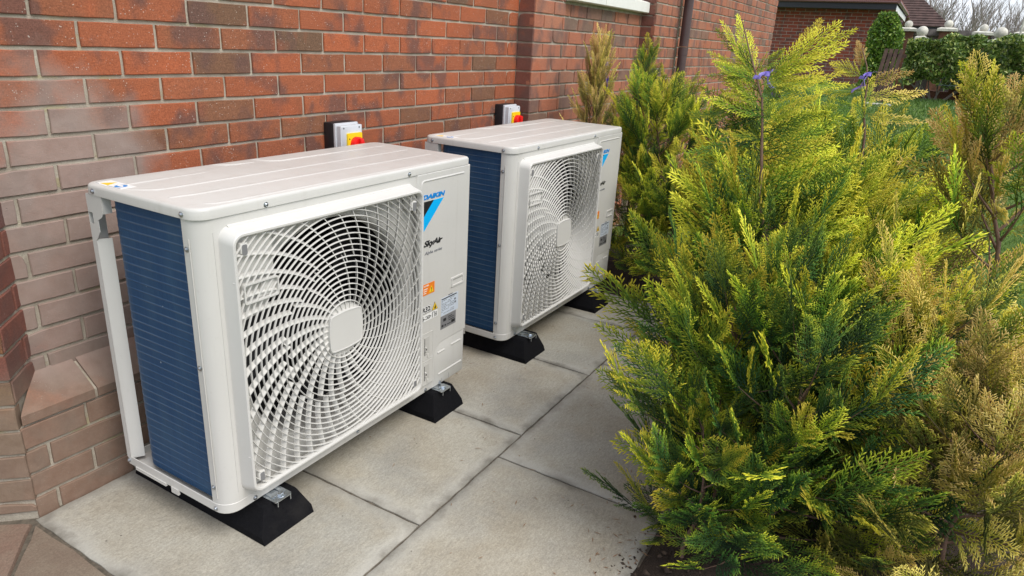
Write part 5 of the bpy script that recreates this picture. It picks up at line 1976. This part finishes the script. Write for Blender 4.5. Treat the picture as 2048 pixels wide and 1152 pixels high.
ed = empty('low_edging_wall', (12.95, -3, .7))
tag(ed, 'low brown edging wall under the hedge', 'low wall')
y = 2.35
while y > -3.2:
    mb = MB(); mb.bevbox(-.06, .08, y - .60, y - .012, -.1, .20 + rnd.uniform(-.008, .008), .012)
    mb.build('edging_block', 'terracotta', ed)
    y -= .612
wr = empty('wire_trellis', (12.28, -1.55, 1.0))
tag(wr, 'small green wire trellis frame leaning in the hedge above bare stems', 'trellis')
for a, b in (((0, .12, 0), (.05, .06, .26)), ((0, -.10, 0), (.05, -.20, .27)), ((.05, .06, .26), (.05, -.20, .27)), ((0, .12, .02), (0, -.10, .02)), ((.02, .09, .13), (.02, -.15, .135)), ((.02, -.02, .0), (.05, -.08, .26))):
    mb = MB(); mb.tube([a, b], .006, 5)
    mb.build('wire_bar', 'wire', wr)

# bare winter trees beyond
def bare_tree_mesh(seed, H, spread, dens):
    g = random.Random(seed)
    mb = MB()
    def grow(p, d, L, r, depth):
        n = 3
        pts = [p]
        for i in range(n):
            d = (d + Vector((g.gauss(0, .10), g.gauss(0, .10), .06 + g.gauss(0, .04)))).normalized()
            pts.append(pts[-1] + d * L / n)
        mb.tube(pts, [r * (1 - .45 * i / n) for i in range(n + 1)] if depth < 3 else [r, r * .8, r * .6, r * .25], 4 if depth else 6)
        if depth >= 3:
            return
        for k in range(dens if depth else dens + 3):
            t = g.uniform(.25, 1.0)
            i = min(n - 1, int(t * n))
            q_ = pts[i].lerp(pts[i + 1], t * n - i)
            az = g.uniform(0, 2 * math.pi)
            el = g.uniform(.55, 1.15)
            dd = Vector((math.cos(az) * math.cos(el) * spread, math.sin(az) * math.cos(el) * spread, math.sin(el)))
            dd = (dd * .75 + d * .5).normalized()
            grow(q_, dd, L * g.uniform(.42, .68), r * .5, depth + 1)
    grow(Vector((0, 0, -.2)), Vector((0, 0, 1)), H * .55, H * .012, 0)
    me = mb.mesh('trunk_and_twigs', None)
    me.materials.append(M['farbark'])
    return me

TM = [bare_tree_mesh(s, 6.2, 1.0, 4) for s in (1, 2, 3, 4)]
kinds = ['slender bare winter tree with upright grey twigs in the wood beyond the fence']
g = random.Random(12)
for k in range(64):
    t = empty('bare_tree', (g.uniform(50, 78), 3.5 - .26 * k + g.uniform(-.3, .3), .2), (0, 0, g.uniform(0, 6)))
    t.scale = (1, 1, g.uniform(.80, 1.12))
    tag(t, 'slender bare winter tree in the wood beyond the grey fence', 'tree', 'bare trees in the wood beyond the fence')
    link('trunk', TM[k % 4], None, t)
t = empty('bare_tree', (33, .55, .5))
tag(t, 'larger bare tree with spreading crooked branches behind the brown roof', 'tree')
big = bare_tree_mesh(9, 9.5, 1.5, 4)
link('trunk', big, None, t)
n = 26000
gg = np.random.default_rng(2)
yy = gg.uniform(-60, 25, n)
P_ = np.stack([gg.uniform(80, 88, n), yy, .2 + (2.6 + .5 * np.sin(yy * .5) + .4 * np.sin(yy * 1.7)) * gg.random(n) ** .7], 1)
us = link('undergrowth', cloud_chunks('undergrowth', P_, gg.uniform(.05, .16, n), 'farbark'), 'farbark')
tag(us, 'far off brown twiggy undergrowth of the wood', kind='stuff')
lp = empty('garden_lamp_post', (14.6, -2.47, .7))
tag(lp, 'slim pale lamp post with glass lantern beside the farthest pier', 'lamp post')
mb = MB(); mb.tube([(0, 0, 0), (0, .0, 1.62)], [.022, .016], 8)
mb.build('lamp_pole', 'cap', lp)
mb = MB(); mb.loft([[(r_ * math.cos(i * math.pi / 3), r_ * math.sin(i * math.pi / 3), z) for i in range(6)] for r_, z in ((.025, 1.60), (.05, 1.70), (.055, 1.71), (.01, 1.77))])
mb.build('lantern', 'cap', lp)

# fallen scale sprigs and grit on the slabs
gg = np.random.default_rng(8)
n = 420
xx = gg.uniform(.2, 2.5, n)
yy = np.where(gg.random(n) < .72, -.955 + np.abs(gg.normal(0, .10, n)), gg.uniform(-.9, .5, n))
a = gg.uniform(0, 2 * np.pi, n); L = gg.uniform(.004, .014, n); wv = gg.uniform(.0008, .0020, n)
ca, sa = np.cos(a), np.sin(a)
zz = np.full(n, .0025)
V = np.stack([np.stack([xx - ca * L, yy - sa * L, zz], 1), np.stack([xx + sa * wv, yy - ca * wv, zz + .001], 1), np.stack([xx + ca * L, yy + sa * L, zz + .0005], 1), np.stack([xx - sa * wv, yy + ca * wv, zz + .001], 1)], 1)
idx = (np.arange(n) * 4)[:, None] + np.array([0, 1, 2, 0, 2, 3])[None]
tag(link('needle_litter', np_mesh('needle_litter', V.reshape(-1, 3), idx.ravel(), 3), 'twig'), 'tiny brown fallen sprigs lying on the slabs by the bed', kind='stuff')
